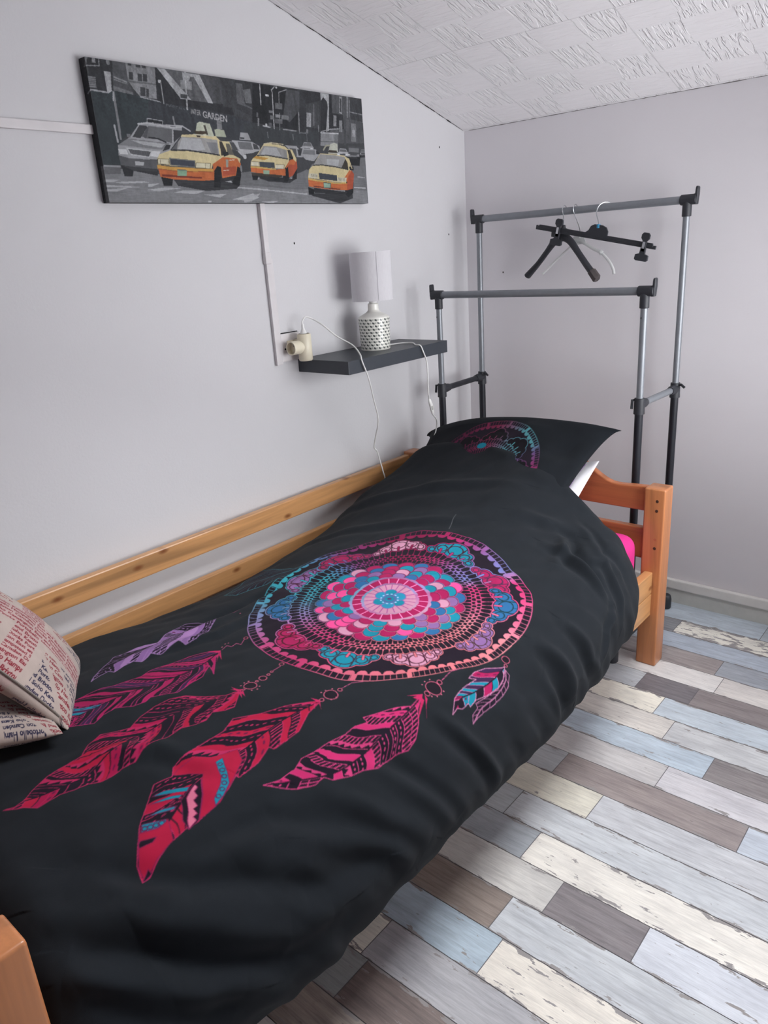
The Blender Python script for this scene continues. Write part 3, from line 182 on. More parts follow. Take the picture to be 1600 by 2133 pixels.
# ---------------------------------------------------------------- rasteriser for printed patterns
class Ras:
    def __init__(s, x0, y0, x1, y1, step, bg):
        s.x0, s.y0, s.st = x0, y0, step
        s.xs = np.arange(x0, x1, step); s.ys = np.arange(y0, y1, step)
        s.a = np.empty((len(s.ys), len(s.xs), 3), np.float32); s.a[:] = bg
    def win(s, lo, hi):
        j0 = max(0, int((lo[0]-s.x0)/s.st)-1); j1 = min(len(s.xs), int((hi[0]-s.x0)/s.st)+3)
        i0 = max(0, int((lo[1]-s.y0)/s.st)-1); i1 = min(len(s.ys), int((hi[1]-s.y0)/s.st)+3)
        if j1 <= j0 or i1 <= i0: return None
        X, Y = np.meshgrid(s.xs[j0:j1], s.ys[i0:i1]); return s.a[i0:i1, j0:j1], X, Y
    def inside(s, P, X, Y):
        m = np.zeros(X.shape, bool); n = len(P)
        for k in range(n):
            x1, y1 = P[k]; x2, y2 = P[(k+1) % n]
            if y1 == y2: continue
            c = (y1 > Y) != (y2 > Y)
            m ^= c & (X < (x2-x1)*(Y-y1)/(y2-y1)+x1)
        return m
    def poly(s, P, col):
        P = np.array(P, float); w = s.win(P.min(0), P.max(0))
        if w is None: return
        A, X, Y = w; A[s.inside(P, X, Y)] = col
    def line(s, P, wd, col):
        P = np.array(P, float)
        for a, b in zip(P[:-1], P[1:]):
            w = s.win(np.minimum(a, b)-wd, np.maximum(a, b)+wd)
            if w is None: continue
            A, X, Y = w; ab = b-a; L = max(ab@ab, 1e-12); t = np.clip(((X-a[0])*ab[0]+(Y-a[1])*ab[1])/L, 0, 1)
            A[np.hypot(X-a[0]-t*ab[0], Y-a[1]-t*ab[1]) < wd/2] = col
    def ell(s, c, r, col, ring=0):
        r = (r, r) if not isinstance(r, (tuple, list)) else r
        w = s.win((c[0]-r[0], c[1]-r[1]), (c[0]+r[0], c[1]+r[1]))
        if w is None: return
        A, X, Y = w; d = np.hypot((X-c[0])/r[0], (Y-c[1])/r[1]); m = d < 1
        if ring: m &= d > 1-ring/min(r)
        A[m] = col
    def sample(s, X, Y):
        fx = np.clip((X-s.x0)/s.st, 0, len(s.xs)-1.001); fy = np.clip((Y-s.y0)/s.st, 0, len(s.ys)-1.001)
        j = fx.astype(int); i = fy.astype(int); u = (fx-j)[..., None]; v = (fy-i)[..., None]; a = s.a
        return (a[i, j]*(1-u)+a[i, j+1]*u)*(1-v)+(a[i+1, j]*(1-u)+a[i+1, j+1]*u)*v
def text_tris(txt, bold=0.0):
    cu = bpy.data.curves.new('t', 'FONT'); cu.body = txt; cu.size = 1; cu.offset = bold; cu.resolution_u = 3
    o = bpy.data.objects.new('t', cu); COL.objects.link(o)
    me = o.to_mesh(); me.calc_loop_triangles()
    v = np.array([x.co[:2] for x in me.vertices]); t = [v[list(q.vertices)] for q in me.loop_triangles]
    o.to_mesh_clear(); bpy.data.objects.remove(o); bpy.data.curves.remove(cu)
    return t, (v[:, 0].max() if len(v) else 0)
# ---------------------------------------------------------------- materials
def new_mat(name):
    m = bpy.data.materials.new(name); m.use_nodes = True; nt = m.node_tree
    return m, nt, nt.nodes['Principled BSDF']
def node(nt, t, **k):
    n = nt.nodes.new(t)
    for a, b in k.items():
        if a == 'inp':
            for x, y in b.items(): n.inputs[x].default_value = y
        else: setattr(n, a, b)
    return n
def bump(nt, p, h, strength=.2, dist=.002):
    b = node(nt, 'ShaderNodeBump', inp={'Strength': strength, 'Distance': dist}); nt.links.new(h, b.inputs['Height']); nt.links.new(b.outputs[0], p.inputs['Normal']); return b
def coords(nt, scale=(1,1,1), kind='Object'):
    tc = node(nt, 'ShaderNodeTexCoord'); mp = node(nt, 'ShaderNodeMapping', inp={'Scale': scale}); nt.links.new(tc.outputs[kind], mp.inputs['Vector']); return mp.outputs[0]
def noise(nt, vec, scale, detail=3, rough=.5, dist=0):
    n = node(nt, 'ShaderNodeTexNoise', inp={'Scale': scale, 'Detail': detail, 'Roughness': rough, 'Distortion': dist}); nt.links.new(vec, n.inputs['Vector']); return n.outputs['Fac']
def ramp(nt, fac, stops):
    r = node(nt, 'ShaderNodeValToRGB'); e = r.color_ramp.elements
    while len(e) < len(stops): e.new(.5)
    for x, (p_, c) in zip(e, stops): x.position = p_; x.color = c
    nt.links.new(fac, r.inputs[0]); return r.outputs['Color']
def math_(nt, op, a, b=None, c=None):
    n = node(nt, 'ShaderNodeMath', operation=op)
    for i, x in enumerate((a, b, c)):
        if x is None: continue
        if isinstance(x, (int, float)): n.inputs[i].default_value = x
        else: nt.links.new(x, n.inputs[i])
    return n.outputs[0]
def mix(nt, fac, a, b, mode='MIX'):
    n = node(nt, 'ShaderNodeMix', data_type='RGBA', blend_type=mode)
    for i, x in ((0, fac), (6, a), (7, b)):
        if isinstance(x, (int, float, tuple)): n.inputs[i].default_value = x
        else: nt.links.new(x, n.inputs[i])
    return n.outputs[2]
def plain(name, rgb, rough=.5, metal=0, nscale=0, nstr=.1, coat=0):
    m, nt, p = new_mat(name); p.inputs['Base Color'].default_value = L4(*rgb); p.inputs['Roughness'].default_value = rough; p.inputs['Metallic'].default_value = metal
    p.inputs['Coat Weight'].default_value = coat
    v = coords(nt); n = noise(nt, v, nscale or 60, 3)
    c = mix(nt, n, L4(*[x*.95 for x in rgb]), L4(*[min(255, x*1.04) for x in rgb])); nt.links.new(c, p.inputs['Base Color'])
    if nscale: bump(nt, p, n, nstr, .001)
    return m
def attr_mat(name, rough=.85, sheen=0, weave=900, wstr=.15):
    m, nt, p = new_mat(name); a = node(nt, 'ShaderNodeVertexColor', layer_name='Col'); p.inputs['Roughness'].default_value = rough
    p.inputs['Sheen Weight'].default_value = sheen; p.inputs['Sheen Roughness'].default_value = .6; p.inputs['Specular IOR Level'].default_value = .12
    v = coords(nt); n = noise(nt, v, weave, 2, .6); n2 = noise(nt, v, 14, 4, .6)
    c = mix(nt, 1.0, a.outputs[0], ramp(nt, n2, [(.3, (.88,.88,.88,1)), (.7, (1.08,1.08,1.08,1))]), 'MULTIPLY'); nt.links.new(c, p.inputs['Base Color'])
    bump(nt, p, n, wstr, .0006); return m
def wood(name, axis, rgb=(196,128,72)):
    m, nt, p = new_mat(name); st = [26, 26, 26]; st['xyz'.index(axis)] = 1.6
    v = coords(nt, tuple(st)); g = noise(nt, v, 1.0, 4, .55, .6); st2 = [160, 160, 160]; st2['xyz'.index(axis)] = 5
    f = noise(nt, coords(nt, tuple(st2)), 1.0, 2)
    d = tuple(x*.80 for x in rgb); l = tuple(min(255, x*1.08) for x in rgb)
    c = ramp(nt, g, [(.25, L4(*d)), (.45, L4(*rgb)), (.6, L4(*l)), (.72, L4(*[x*.93 for x in rgb]))])
    c = mix(nt, math_(nt, 'MULTIPLY', f, .35), c, L4(*[x*.7 for x in rgb]))
    ks = {'y': [0, 4.2, 9], 'x': [2.9, 0, 7], 'z': [9, 9, 2.3]}[axis]
    vo = node(nt, 'ShaderNodeTexVoronoi', inp={'Scale': 1.0, 'Randomness': 1.0}, voronoi_dimensions='2D'); sk = node(nt, 'ShaderNodeSeparateXYZ'); ck = node(nt, 'ShaderNodeCombineXYZ'); nt.links.new(coords(nt, tuple(ks)), sk.inputs[0]); nt.links.new(math_(nt, 'ADD', sk.outputs[0], sk.outputs[1]), ck.inputs[0]); nt.links.new(sk.outputs[2], ck.inputs[1]); nt.links.new(ck.outputs[0], vo.inputs['Vector'])
    k = ramp(nt, vo.outputs['Distance'], [(.0, (1,1,1,1)), (.035, (.75,.75,.75,1)), (.085, (0,0,0,1))])
    c = mix(nt, k, c, L4(120, 68, 36)); nt.links.new(c, p.inputs['Base Color'])
    p.inputs['Roughness'].default_value = .33; p.inputs['Coat Weight'].default_value = .25; p.inputs['Coat Roughness'].default_value = .2
    bump(nt, p, f, .12, .0006); return m
M = {}
M['wood_x'] = wood('pine_grain_x', 'x', (174,104,66)); M['wood_y'] = wood('pine_grain_y', 'y', (200,148,98)); M['wood_z'] = wood('pine_grain_z', 'z', (188,122,78))
M['black_plastic'] = plain('black_plastic', (44,46,52), .5); M['grey_metal'] = plain('grey_metal', (134,138,144), .38, .35); M['black_metal'] = plain('black_metal', (38,40,47), .35, .2)
M['steel'] = plain('steel_wire', (200,202,206), .25, .9); M['white_plastic'] = plain('white_plastic', (232,232,230), .35); M['cream_plastic'] = plain('cream_plastic', (226,218,196), .4)
M['trunk_white'] = plain('painted_trunking', (214,210,212), .45, 0, 25, .15); M['shelf'] = plain('shelf_laminate', (52,57,65), .42); M['dark_hole'] = plain('dark_hole', (26,24,24), .9)
M['blue_plastic'] = plain('blue_plastic', (36,128,170), .4); M['pink_sheet'] = plain('pink_sheet', (200,36,124), .85, 0, 40, .2); M['slat'] = plain('slat_wood', (190,150,105), .6)
M['ceramic'] = None
m, nt, p = new_mat('clear_plastic'); p.inputs['Base Color'].default_value = L4(236,238,238); p.inputs['Roughness'].default_value = .2; p.inputs['Transmission Weight'].default_value = .35; p.inputs['IOR'].default_value = 1.3; M['clear'] = m
# painted wall
def wall_mat(name, rgb, texture=.25):
    m, nt, p = new_mat(name); v = coords(nt); n = noise(nt, v, 3, 4, .6); f = noise(nt, v, 140, 3, .6); w = noise(nt, v, 900, 2)
    c = mix(nt, n, L4(*[x*.985 for x in rgb]), L4(*[x*1.01 for x in rgb])); nt.links.new(c, p.inputs['Base Color']); p.inputs['Roughness'].default_value = .55; p.inputs['Specular IOR Level'].default_value = .3
    lump = node(nt, 'ShaderNodeTexVoronoi', inp={'Scale': 14.0, 'Randomness': 1.0}); nt.links.new(v, lump.inputs['Vector'])
    l = ramp(nt, lump.outputs['Distance'], [(.0, (1,1,1,1)), (.045, (.5,.5,.5,1)), (.07, (0,0,0,1))])
    h = math_(nt, 'ADD', math_(nt, 'MULTIPLY', f, .35), math_(nt, 'MULTIPLY', n, 1.2)); h = math_(nt, 'ADD', h, math_(nt, 'MULTIPLY', w, .08)); h = math_(nt, 'ADD', h, math_(nt, 'MULTIPLY', l, texture))
    bump(nt, p, h, .35, .0025); return m
M['wall'] = wall_mat('painted_wall', (209,208,211), .1); M['wall_b'] = wall_mat('painted_back_wall', (224,221,225), .3)
M['skirt'] = plain('skirting_paint', (226,224,220), .4, 0, 30, .15); M['skirt_low'] = plain('lower_skirting_paint', (206,206,200), .5, 0, 30, .15)
# ceiling tiles: 0.5 m tiles of 4x4 squares with ridges in alternating direction (object space: x across, y along the slope)
def ceiling_mat():
    m, nt, p = new_mat('textured_ceiling_tiles'); v = node(nt, 'ShaderNodeMapping', inp={'Location': (.2, .01, 0)}); tcc = node(nt, 'ShaderNodeTexCoord'); nt.links.new(tcc.outputs['Object'], v.inputs[0]); v = v.outputs[0]; sx = node(nt, 'ShaderNodeSeparateXYZ'); nt.links.new(v, sx.inputs[0])
    X, Y = sx.outputs[0], sx.outputs[1]
    cx = math_(nt, 'FLOOR', math_(nt, 'MULTIPLY', X, 8.0)); cy = math_(nt, 'FLOOR', math_(nt, 'MULTIPLY', Y, 8.0))
    ch = math_(nt, 'FLOORED_MODULO', math_(nt, 'ADD', cx, cy), 2.0)
    a = noise(nt, coords(nt, (9, 75, 1)), 1.0, 3, .6, .6); b = noise(nt, coords(nt, (85, 12, 1)), 1.0, 3, .6, .5)
    ca = ramp(nt, a, [(.44, (0,0,0,1)), (.56, (.35,.35,.35,1))]); cb = ramp(nt, b, [(.46, (0,0,0,1)), (.55, (1,1,1,1))])
    h = mix(nt, ch, ca, cb)
    def edge(C, n):
        f = math_(nt, 'FRACT', math_(nt, 'MULTIPLY', C, n)); return math_(nt, 'MINIMUM', f, math_(nt, 'SUBTRACT', 1.0, f))
    e = math_(nt, 'MINIMUM', edge(X, 2.0), edge(Y, 2.0)); seam = math_(nt, 'GREATER_THAN', e, .003)
    bw = node(nt, 'ShaderNodeRGBToBW'); nt.links.new(h, bw.inputs[0]); hh = math_(nt, 'ADD', math_(nt, 'MULTIPLY', bw.outputs[0], 1.0), math_(nt, 'MULTIPLY', seam, 1.0))
    c = mix(nt, seam, L4(224,222,224), L4(241,239,241)); nt.links.new(c, p.inputs['Base Color']); p.inputs['Roughness'].default_value = .6
    bump(nt, p, hh, .9, .0025); return m
M['ceiling'] = ceiling_mat()
# floor planks: attribute colour + streaks, paint chips near plank edges
def floor_mat():
    m, nt, p = new_mat('laminate_planks'); a = node(nt, 'ShaderNodeVertexColor', layer_name='Col'); uvn = node(nt, 'ShaderNodeUVMap', uv_map='plank'); sp = node(nt, 'ShaderNodeSeparateXYZ'); nt.links.new(uvn.outputs[0], sp.inputs[0])
    pr = node(nt, 'ShaderNodeAttribute', attribute_name='props'); ps = node(nt, 'ShaderNodeSeparateXYZ'); nt.links.new(pr.outputs['Vector'], ps.inputs[0])   # x seed, y chip amount, z grain
    def cv(sx_, sy_):
        cb = node(nt, 'ShaderNodeCombineXYZ'); nt.links.new(math_(nt, 'MULTIPLY', sp.outputs[0], sx_), cb.inputs[0]); nt.links.new(math_(nt, 'MULTIPLY', sp.outputs[1], sy_), cb.inputs[1]); nt.links.new(math_(nt, 'MULTIPLY', ps.outputs[0], 37.0), cb.inputs[2]); return cb.outputs[0]
    streak = noise(nt, cv(7, 120), 1.0, 5, .62, .4); fine = noise(nt, cv(30, 420), 1.0, 3, .6); cloud = noise(nt, cv(9, 22), 1.0, 4, .6); chip = noise(nt, cv(20, 75), 1.0, 5, .6, .3); wave = noise(nt, cv(4, 34), 1.0, 2, .5, 1.4)
    s = ramp(nt, streak, [(.28, (.62,.62,.64,1)), (.5, (.92,.92,.93,1)), (.72, (1.08,1.08,1.08,1))]); c = mix(nt, ps.outputs[2], a.outputs[0], s, 'MULTIPLY')
    s2 = ramp(nt, cloud, [(.3, (.80,.80,.82,1)), (.6, (1.04,1.04,1.04,1))]); c = mix(nt, .75, c, s2, 'MULTIPLY')
    s3 = ramp(nt, fine, [(.35, (.84,.84,.84,1)), (.6, (1.03,1.03,1.03,1))]); c = mix(nt, .7, c, s3, 'MULTIPLY')
    g = ramp(nt, wave, [(.44, (1,1,1,1)), (.5, (.8,.78,.78,1)), (.56, (1,1,1,1))]); c = mix(nt, math_(nt, 'MULTIPLY', ps.outputs[2], .5), c, g, 'MULTIPLY')
    # distance to the long edges (v 0..1 across)
    ev = math_(nt, 'ABSOLUTE', math_(nt, 'SUBTRACT', sp.outputs[2], .5)); ed = math_(nt, 'MULTIPLY', math_(nt, 'MAXIMUM', math_(nt, 'SUBTRACT', math_(nt, 'MULTIPLY', ev, 2.0), .72), 0.0), .62)
    th = math_(nt, 'ADD', math_(nt, 'ADD', chip, ed), math_(nt, 'MULTIPLY', ps.outputs[1], .16)); cm = ramp(nt, th, [(.70, (0,0,0,1)), (.715, (1,1,1,1))])
    c = mix(nt, cm, c, L4(150,146,146)); kn = node(nt, 'ShaderNodeTexVoronoi', inp={'Scale': 1.0, 'Randomness': 1.0}); nt.links.new(cv(9, 22), kn.inputs['Vector'])
    km = ramp(nt, kn.outputs['Distance'], [(.0, (1,1,1,1)), (.05, (0,0,0,1))]); c = mix(nt, math_(nt, 'MULTIPLY', km, .7), c, L4(84,80,84))
    nt.links.new(c, p.inputs['Base Color']); p.inputs['Roughness'].default_value = .36; p.inputs['Specular IOR Level'].default_value = .35
    h = math_(nt, 'SUBTRACT', math_(nt, 'MULTIPLY', streak, .4), math_(nt, 'MULTIPLY', cm, .3)); bump(nt, p, h, .25, .001); return m
# ---------------------------------------------------------------- room shell
CZ, CS = 1.702, .285                     # ceiling height at the back wall, slope towards the camera
XR, YF = 2.0, -3.9
def ceil(y): return CZ-CS*y
def st(name, mb, mat, **k): return tag(mb.build(name, mat, **k), kind='structure')
# floor
def build_floor():
    W = .0988; y0 = -.0350; rows = []
    WH, CR_, LB, BG, GB, DG, GR = (232,232,230), (244,241,230), (200,211,220), (168,160,157), (190,197,204), (140,136,139), (216,218,219)
    R_ = {1: [(1.9,GB)], 2: [(.968,(156,158,162)), (1.95,CR_)], 3: [(1.7,(186,196,208))], 4: [(1.17,(168,160,158)), (2.1,(168,174,182))], 5: [(1.2,(226,224,222)), (2.0,(222,218,214))],
      6: [(1.0,(196,200,204)), (1.16,(128,124,128)), (1.9,(150,142,142))], 7: [(1.095,(238,234,222)), (1.95,LB)], 8: [(1.16,(224,220,214)), (2.1,(206,208,210))], 9: [(1.299,(196,210,222)), (1.9,(152,146,146))],
      10: [(1.216,(206,204,204)), (2.0,(216,214,218))], 11: [(.986,(190,194,198)), (1.438,(164,154,152)), (2.0,(206,214,224))], 12: [(1.129,(228,224,210)), (1.9,(208,210,214))], 13: [(.963,(196,202,206)), (1.555,(210,214,218)), (2.1,(214,214,216))],
      14: [(1.067,(178,184,190)), (1.95,(240,236,228))], 15: [(1.177,(214,212,208)), (1.364,(148,142,144)), (2.05,(218,222,230))], 16: [(1.11,(158,146,138)), (2.0,(206,210,214))], 17: [(1.147,(186,202,214)), (2.0,(236,230,220))],
      18: [(1.75,(188,188,192))], 19: [(.964,(170,176,176)), (1.6,(140,128,124))], 20: [(1.5,(176,166,158))]}
    pal = [WH, CR_, LB, BG, GB, DG, GR, (214,214,218)]
    rnd = random.Random(7); vs = []; fs = []; uv = []; cols = []; props = []
    def plank(xa, xb, ya, yb, c, k):
        g = .0009; n = len(vs); vs.extend([(xa+g, ya-g, 0), (xa+g, yb+g, 0), (xb-g, yb+g, 0), (xb-g, ya-g, 0)]); fs.append((n, n+1, n+2, n+3))
        sd = rnd.random(); lum = sum(c)/3; gr = .95 if lum < 170 else .6 if lum < 222 else .4; chip = rnd.uniform(.0, .42) if lum > 222 or c[2] > c[0]+12 else rnd.uniform(-.2, .3)
        if k == 2 and xa > .9: chip = .95
        L = xb-xa
        for (u, v) in ((0, 0), (0, 1), (L, 1), (L, 0)):
            uv.append((u+sd*9, v*W)); cols.append(lin(c)+(1,)); props.append((sd, chip, gr, v))
    for k in range(1, 41):
        ya = 0 if k == 1 else y0-W*(k-1); yb = y0-W*k
        segs = R_.get(k, []); x = 0.0
        if segs:
            # hidden boards to the left, photographed ones to the right
            xl = segs[0][0]-rnd.uniform(.55, .95)
            if xl > .15: plank(0, max(xl-.0, .1), ya, yb, rnd.choice(pal), k); x = xl
            for xe, c in segs: plank(x, xe, ya, yb, c, k); x = xe
        else: x = 0; 
        while x < XR+.3:
            L = rnd.choice((.45, .6, .85, 1.1)); xe = min(x+L, XR+.35)
            plank(x, xe, ya, yb, rnd.choice(pal), k); x = xe
    me = bpy.data.meshes.new('floor'); n = len(vs)
    vs.extend([(-.1, .1, -.0012), (XR+.4, .1, -.0012), (XR+.4, YF-.1, -.0012), (-.1, YF-.1, -.0012)]); fs.append((n, n+1, n+2, n+3))
    vs.extend([(-.1, .1, -.06), (XR+.4, .1, -.06), (XR+.4, YF-.1, -.06), (-.1, YF-.1, -.06)]); fs.append((n+7, n+6, n+5, n+4))
    for i in range(4): fs.append((n+i, n+(i+1) % 4, n+4+(i+1) % 4, n+4+i))
    me.from_pydata(vs, [], fs); me.materials.append(floor_mat()); me.materials.append(plain('plank_gap', (112,110,114), .8))
    for i, q in enumerate(me.polygons):
        if i >= n//4: q.material_index = 1
    ca = me.color_attributes.new('Col', 'FLOAT_COLOR', 'POINT'); pa = me.attributes.new('props', 'FLOAT_VECTOR', 'POINT')
    for i in range(n): ca.data[i].color = cols[i]; pa.data[i].vector = props[i][:3]
    # 3-component plank coordinates: u, v in metres plus v in 0..1 through a vector attribute
    ul = me.uv_layers.new(name='plank'); va = me.attributes.new('across', 'FLOAT', 'POINT')
    for i in range(n): va.data[i].value = props[i][3]
    for q in me.polygons:
        for li in q.loop_indices:
            vi = me.loops[li].vertex_index; ul.data[li].uv = uv[vi] if vi < n else (0, 0)
    o = obj('floor', me); tag(o, kind='structure')
    # hook the 0..1 attribute into the material
    nt = me.materials[0].node_tree; at = node(nt, 'ShaderNodeAttribute', attribute_name='across')
    for l in list(nt.links):
        if l.from_node.type == 'SEPXYZ' and l.from_socket.name == 'Z' and l.from_node.inputs[0].links[0].from_node.type == 'UVMAP':
            ts = l.to_socket; nt.links.remove(l); nt.links.new(at.outputs['Fac'], ts)
    return o
build_floor()
th = .1
# left wall (follows the slope), back wall, front wall, right wall with a window opening
MBw = MB(); o_ = [(0, 0), (0, YF), (0, ceil(YF)), (0, CZ)]
def wall_prism(name, pts2, x0, x1, mat, axis='x'):
    vs = []; 
    for x in (x0, x1):
        for a, b in pts2: vs.append((x, a, b) if axis == 'x' else (a, x, b))
    n = len(pts2); fs = [tuple(range(n)), tuple(range(n, 2*n))[::-1]]+[(i, (i+1) % n, n+(i+1) % n, n+i) for i in range(n)]
    return st(name, MB().add(vs, fs), mat)
wall_prism('wall_left', [(0, 0), (YF, 0), (YF, ceil(YF)), (0, CZ)], -th, 0, M['wall'])
wall_prism('wall_back', [(-th, 0), (XR+th, 0), (XR+th, CZ), (-th, CZ)], 0, th, M['wall_b'], 'y')
wall_prism('wall_front', [(-th, 0), (XR+th, 0), (XR+th, ceil(YF)), (-th, ceil(YF))], YF-th, YF, M['wall'], 'y')
WY0, WY1, WZ0, WZ1 = -1.25, -.05, .60, 1.56
mb = MB()
def rw(pts):
    n = len(pts); vs = [(XR, a, b) for a, b in pts]+[(XR+th, a, b) for a, b in pts]
    mb.add(vs, [tuple(range(n)), tuple(range(n, 2*n))[::-1]]+[(i, (i+1) % n, n+(i+1) % n, n+i) for i in range(n)])
rw([(0, 0), (WY1, 0), (WY1, ceil(WY1)), (0, CZ)]); rw([(WY0, 0), (YF, 0), (YF, ceil(YF)), (WY0, ceil(WY0))])
rw([(WY1, 0), (WY0, 0), (WY0, WZ0), (WY1, WZ0)]); rw([(WY1, WZ1), (WY0, WZ1), (WY0, ceil(WY0)), (WY1, ceil(WY1))])
st('wall_right', mb, M['wall'])
# unseen window in the right wall, guessed to give the daylight
win = tag(MB().box((XR+.02, WY0, WZ0), (XR+.07, WY0+.05, WZ1)).box((XR+.02, WY1-.05, WZ0), (XR+.07, WY1, WZ1)).box((XR+.02, WY0, WZ0), (XR+.07, WY1, WZ0+.05)).box((XR+.02, WY0, WZ1-.05), (XR+.07, WY1, WZ1)).box((XR+.02, (WY0+WY1)/2-.025, WZ0), (XR+.07, (WY0+WY1)/2+.025, WZ1)).build('guessed_window_1', M['white_plastic']), kind='structure')
def glass():
    m, nt, p = new_mat('window_glass'); nt.nodes.remove(p); t = node(nt, 'ShaderNodeBsdfTransparent'); g = node(nt, 'ShaderNodeBsdfGlossy', inp={'Roughness': .02}); f = node(nt, 'ShaderNodeFresnel', inp={'IOR': 1.45}); mx = node(nt, 'ShaderNodeMixShader')
    nt.links.new(f.outputs[0], mx.inputs[0]); nt.links.new(t.outputs[0], mx.inputs[1]); nt.links.new(g.outputs[0], mx.inputs[2]); nt.links.new(mx.outputs[0], nt.nodes['Material Output'].inputs[0]); return m
M['glass'] = glass()
tag(MB().box((XR+.042, WY0+.05, WZ0+.05), (XR+.048, WY1-.05, WZ1-.05)).build('pane', M['glass'], win))
# sloping ceiling with an unseen roof window, guessed to give light from above
RX0, RX1, RY0, RY1 = .95, 1.75, -1.70, -.78
def ceil_obj():
    ang = math.atan(CS); L = lambda y: -y/math.cos(ang)
    mb = MB(); t = .1
    def slab(x0, x1, ya, yb):
        a, b = -L(ya), -L(yb); mb.box((min(x0,x1), min(a,b), 0), (max(x0,x1), max(a,b), t))
    slab(-th, RX0, 0, YF-.05); slab(RX1, XR+th, 0, YF-.05); slab(RX0, RX1, 0, RY1); slab(RX0, RX1, RY0, YF-.05)
    o = mb.build('ceiling', M['ceiling']); o.rotation_euler = (-ang, 0, 0); o.location = (0, 0, CZ)
    # tile grid is shifted so that a seam falls at x = 0.30
    return o
co = ceil_obj(); tag(co, kind='structure')
ang = math.atan(CS)
rw_ = MB(); a, b = RY1/math.cos(ang), RY0/math.cos(ang)
for (p0, p1) in (((RX0, b, 0), (RX0+.045, a, .1)), ((RX1-.045, b, 0), (RX1, a, .1)), ((RX0, b, 0), (RX1, b+.045, .1)), ((RX0, a-.045, 0), (RX1, a, .1))): rw_.box(p0, p1)
w2 = tag(rw_.build('guessed_window_2', M['white_plastic']), kind='structure'); w2.rotation_euler = (-ang, 0, 0); w2.location = (0, 0, CZ)
MB().box((RX0+.045, b+.045, .05), (RX1-.045, a-.045, .056)).build('pane', M['glass'], w2)
# skirting boards
tag(MB().box((0, -.020, .057), (XR, 0, .092), .004).build('baseboard_back', M['skirt']), kind='structure')
tag(MB().box((0, -.012, 0), (XR, 0, .057)).build('trim_1', M['skirt_low']), kind='structure')
tag(MB().box((0, YF, 0), (.014, -.02, .09), .004).build('baseboard_left', M['skirt']), kind='structure')
tag(MB().box((XR-.014, YF, 0), (XR, -.02, .09), .004).build('baseboard_right', M['skirt']), kind='structure')
# dark uneven joint where the ceiling meets the left wall, and along the back wall
rnd = random.Random(3); pts = []; rr = []
for i in range(120):
    y = -.01-i*.018; pts.append((.0012, y, ceil(y)-.0006+rnd.uniform(-.0012, .0004))); rr.append(max(.0002, rnd.gauss(.0007, .0005)))
st('trim_2', MB().tube(pts, rr, 6), M['dark_hole'])
pts = []; rr = []
for i in range(80):
    x = .02+i*.018; pts.append((x, -.0006, CZ-.0006)); rr.append(max(.0002, rnd.gauss(.0006, .0005)))
st('trim_3', MB().tube(pts, rr, 6), plain('joint_grey', (120,116,116), .9))
# ---------------------------------------------------------------- cable trunking and socket on the left wall
tr = MB((0, -1.04, .99)); tr.box((.001, -2.6, 1.597), (.011, -1.03, 1.617), .002); tr.box((.001, -1.049, 1.29), (.014, -1.031, 1.60), .002); tr.box((.001, -1.047, .992), (.012, -1.022, 1.30), .002); tr.box((.001, -1.051, 1.285), (.016, -1.029, 1.318), .003); tr.box((.001, -1.045, .9915), (.010, -1.026, 1.001))
o = tr.build('cable_trunking', M['trunk_white']); o.location = (0, -1.04, .99); tag(o, 'white painted cable trunking running behind the taxi canvas and down to the wall socket', 'trunking')
t = thing('wall_socket', (0, -.98, 1.04), 'off-white double wall socket plate with switch at the foot of the trunking', 'socket'); P = (0, -.98, 1.04)
MB(P).box((0, -1.021, .998), (.010, -.940, 1.082), .003).build('socket_plate', M['trunk_white'], t)
MB(P).box((.010, -.999, 1.022), (.014, -.968, 1.060), .002).build('switch_rocker', M['cream_plastic'], t)
MB(P).lathe((.0105, -1.008, 1.036), [(0, 0), (.003, 0), (.003, .001), (0, .001)], 12, 'x').build('screw', M['dark_hole'], t)
MB(P).tube([(.003, -1.02, 1.0835), (.003, -.945, 1.0835)], .0012, 6).build('joint_gap', M['dark_hole'], t)
t = thing('plug_adapter', (.045, -.965, 1.035), 'cream multi-way plug adapter in the wall socket with a round side outlet', 'adapter'); P = (.045, -.965, 1.035)
ad = MB(P)
prof = [(.0, 0), (.019, 0), (.0215, .003), (.0215, .078), (.019, .081), (0, .081)]
ad.lathe((.049, -.962, .997), prof, 40); ad.box((.010, -.975, 1.02), (.045, -.949, 1.062), .006)
ad.build('body', M['cream_plastic'], t, True)
MB(P).lathe((.044, -1.016, 1.040), [(.0205, .040), (.0205, .0), (.0175, .0), (.0175, .016), (0, .016)], 40, 'y').build('outlet', M['cream_plastic'], t, True)
MB(P).tube([(.040, -1.000, 1.046), (.040, -.990, 1.046)], .0025, 10).tube([(.050, -1.000, 1.034), (.050, -.990, 1.034)], .0025, 10).tube([(.0445, -1.006, 1.053), (.0445, -.995, 1.053)], .0022, 10).build('contacts', M['dark_hole'], t)
MB(P).lathe((.049, -.962, 1.0781), [(0, 0), (.0165, 0), (.0165, .0008), (0, .0008)], 32).build('top_outlet', plain('outlet_shade', (120,114,100), .6), t)
MB(P).box((.0445, -.9412, 1.00), (.0535, -.940, 1.076)).build('seam', plain('seam_tan', (180,170,146), .6), t)
# ---------------------------------------------------------------- shelf
t = MB((.108, -.70, .958)).box((0, -.951, .958), (.216, -.451, .998), .0015).build('wall_shelf', M['shelf']); t.location = (.108, -.70, .958)
tag(t, 'dark grey floating wall shelf carrying the patterned lamp', 'shelf')
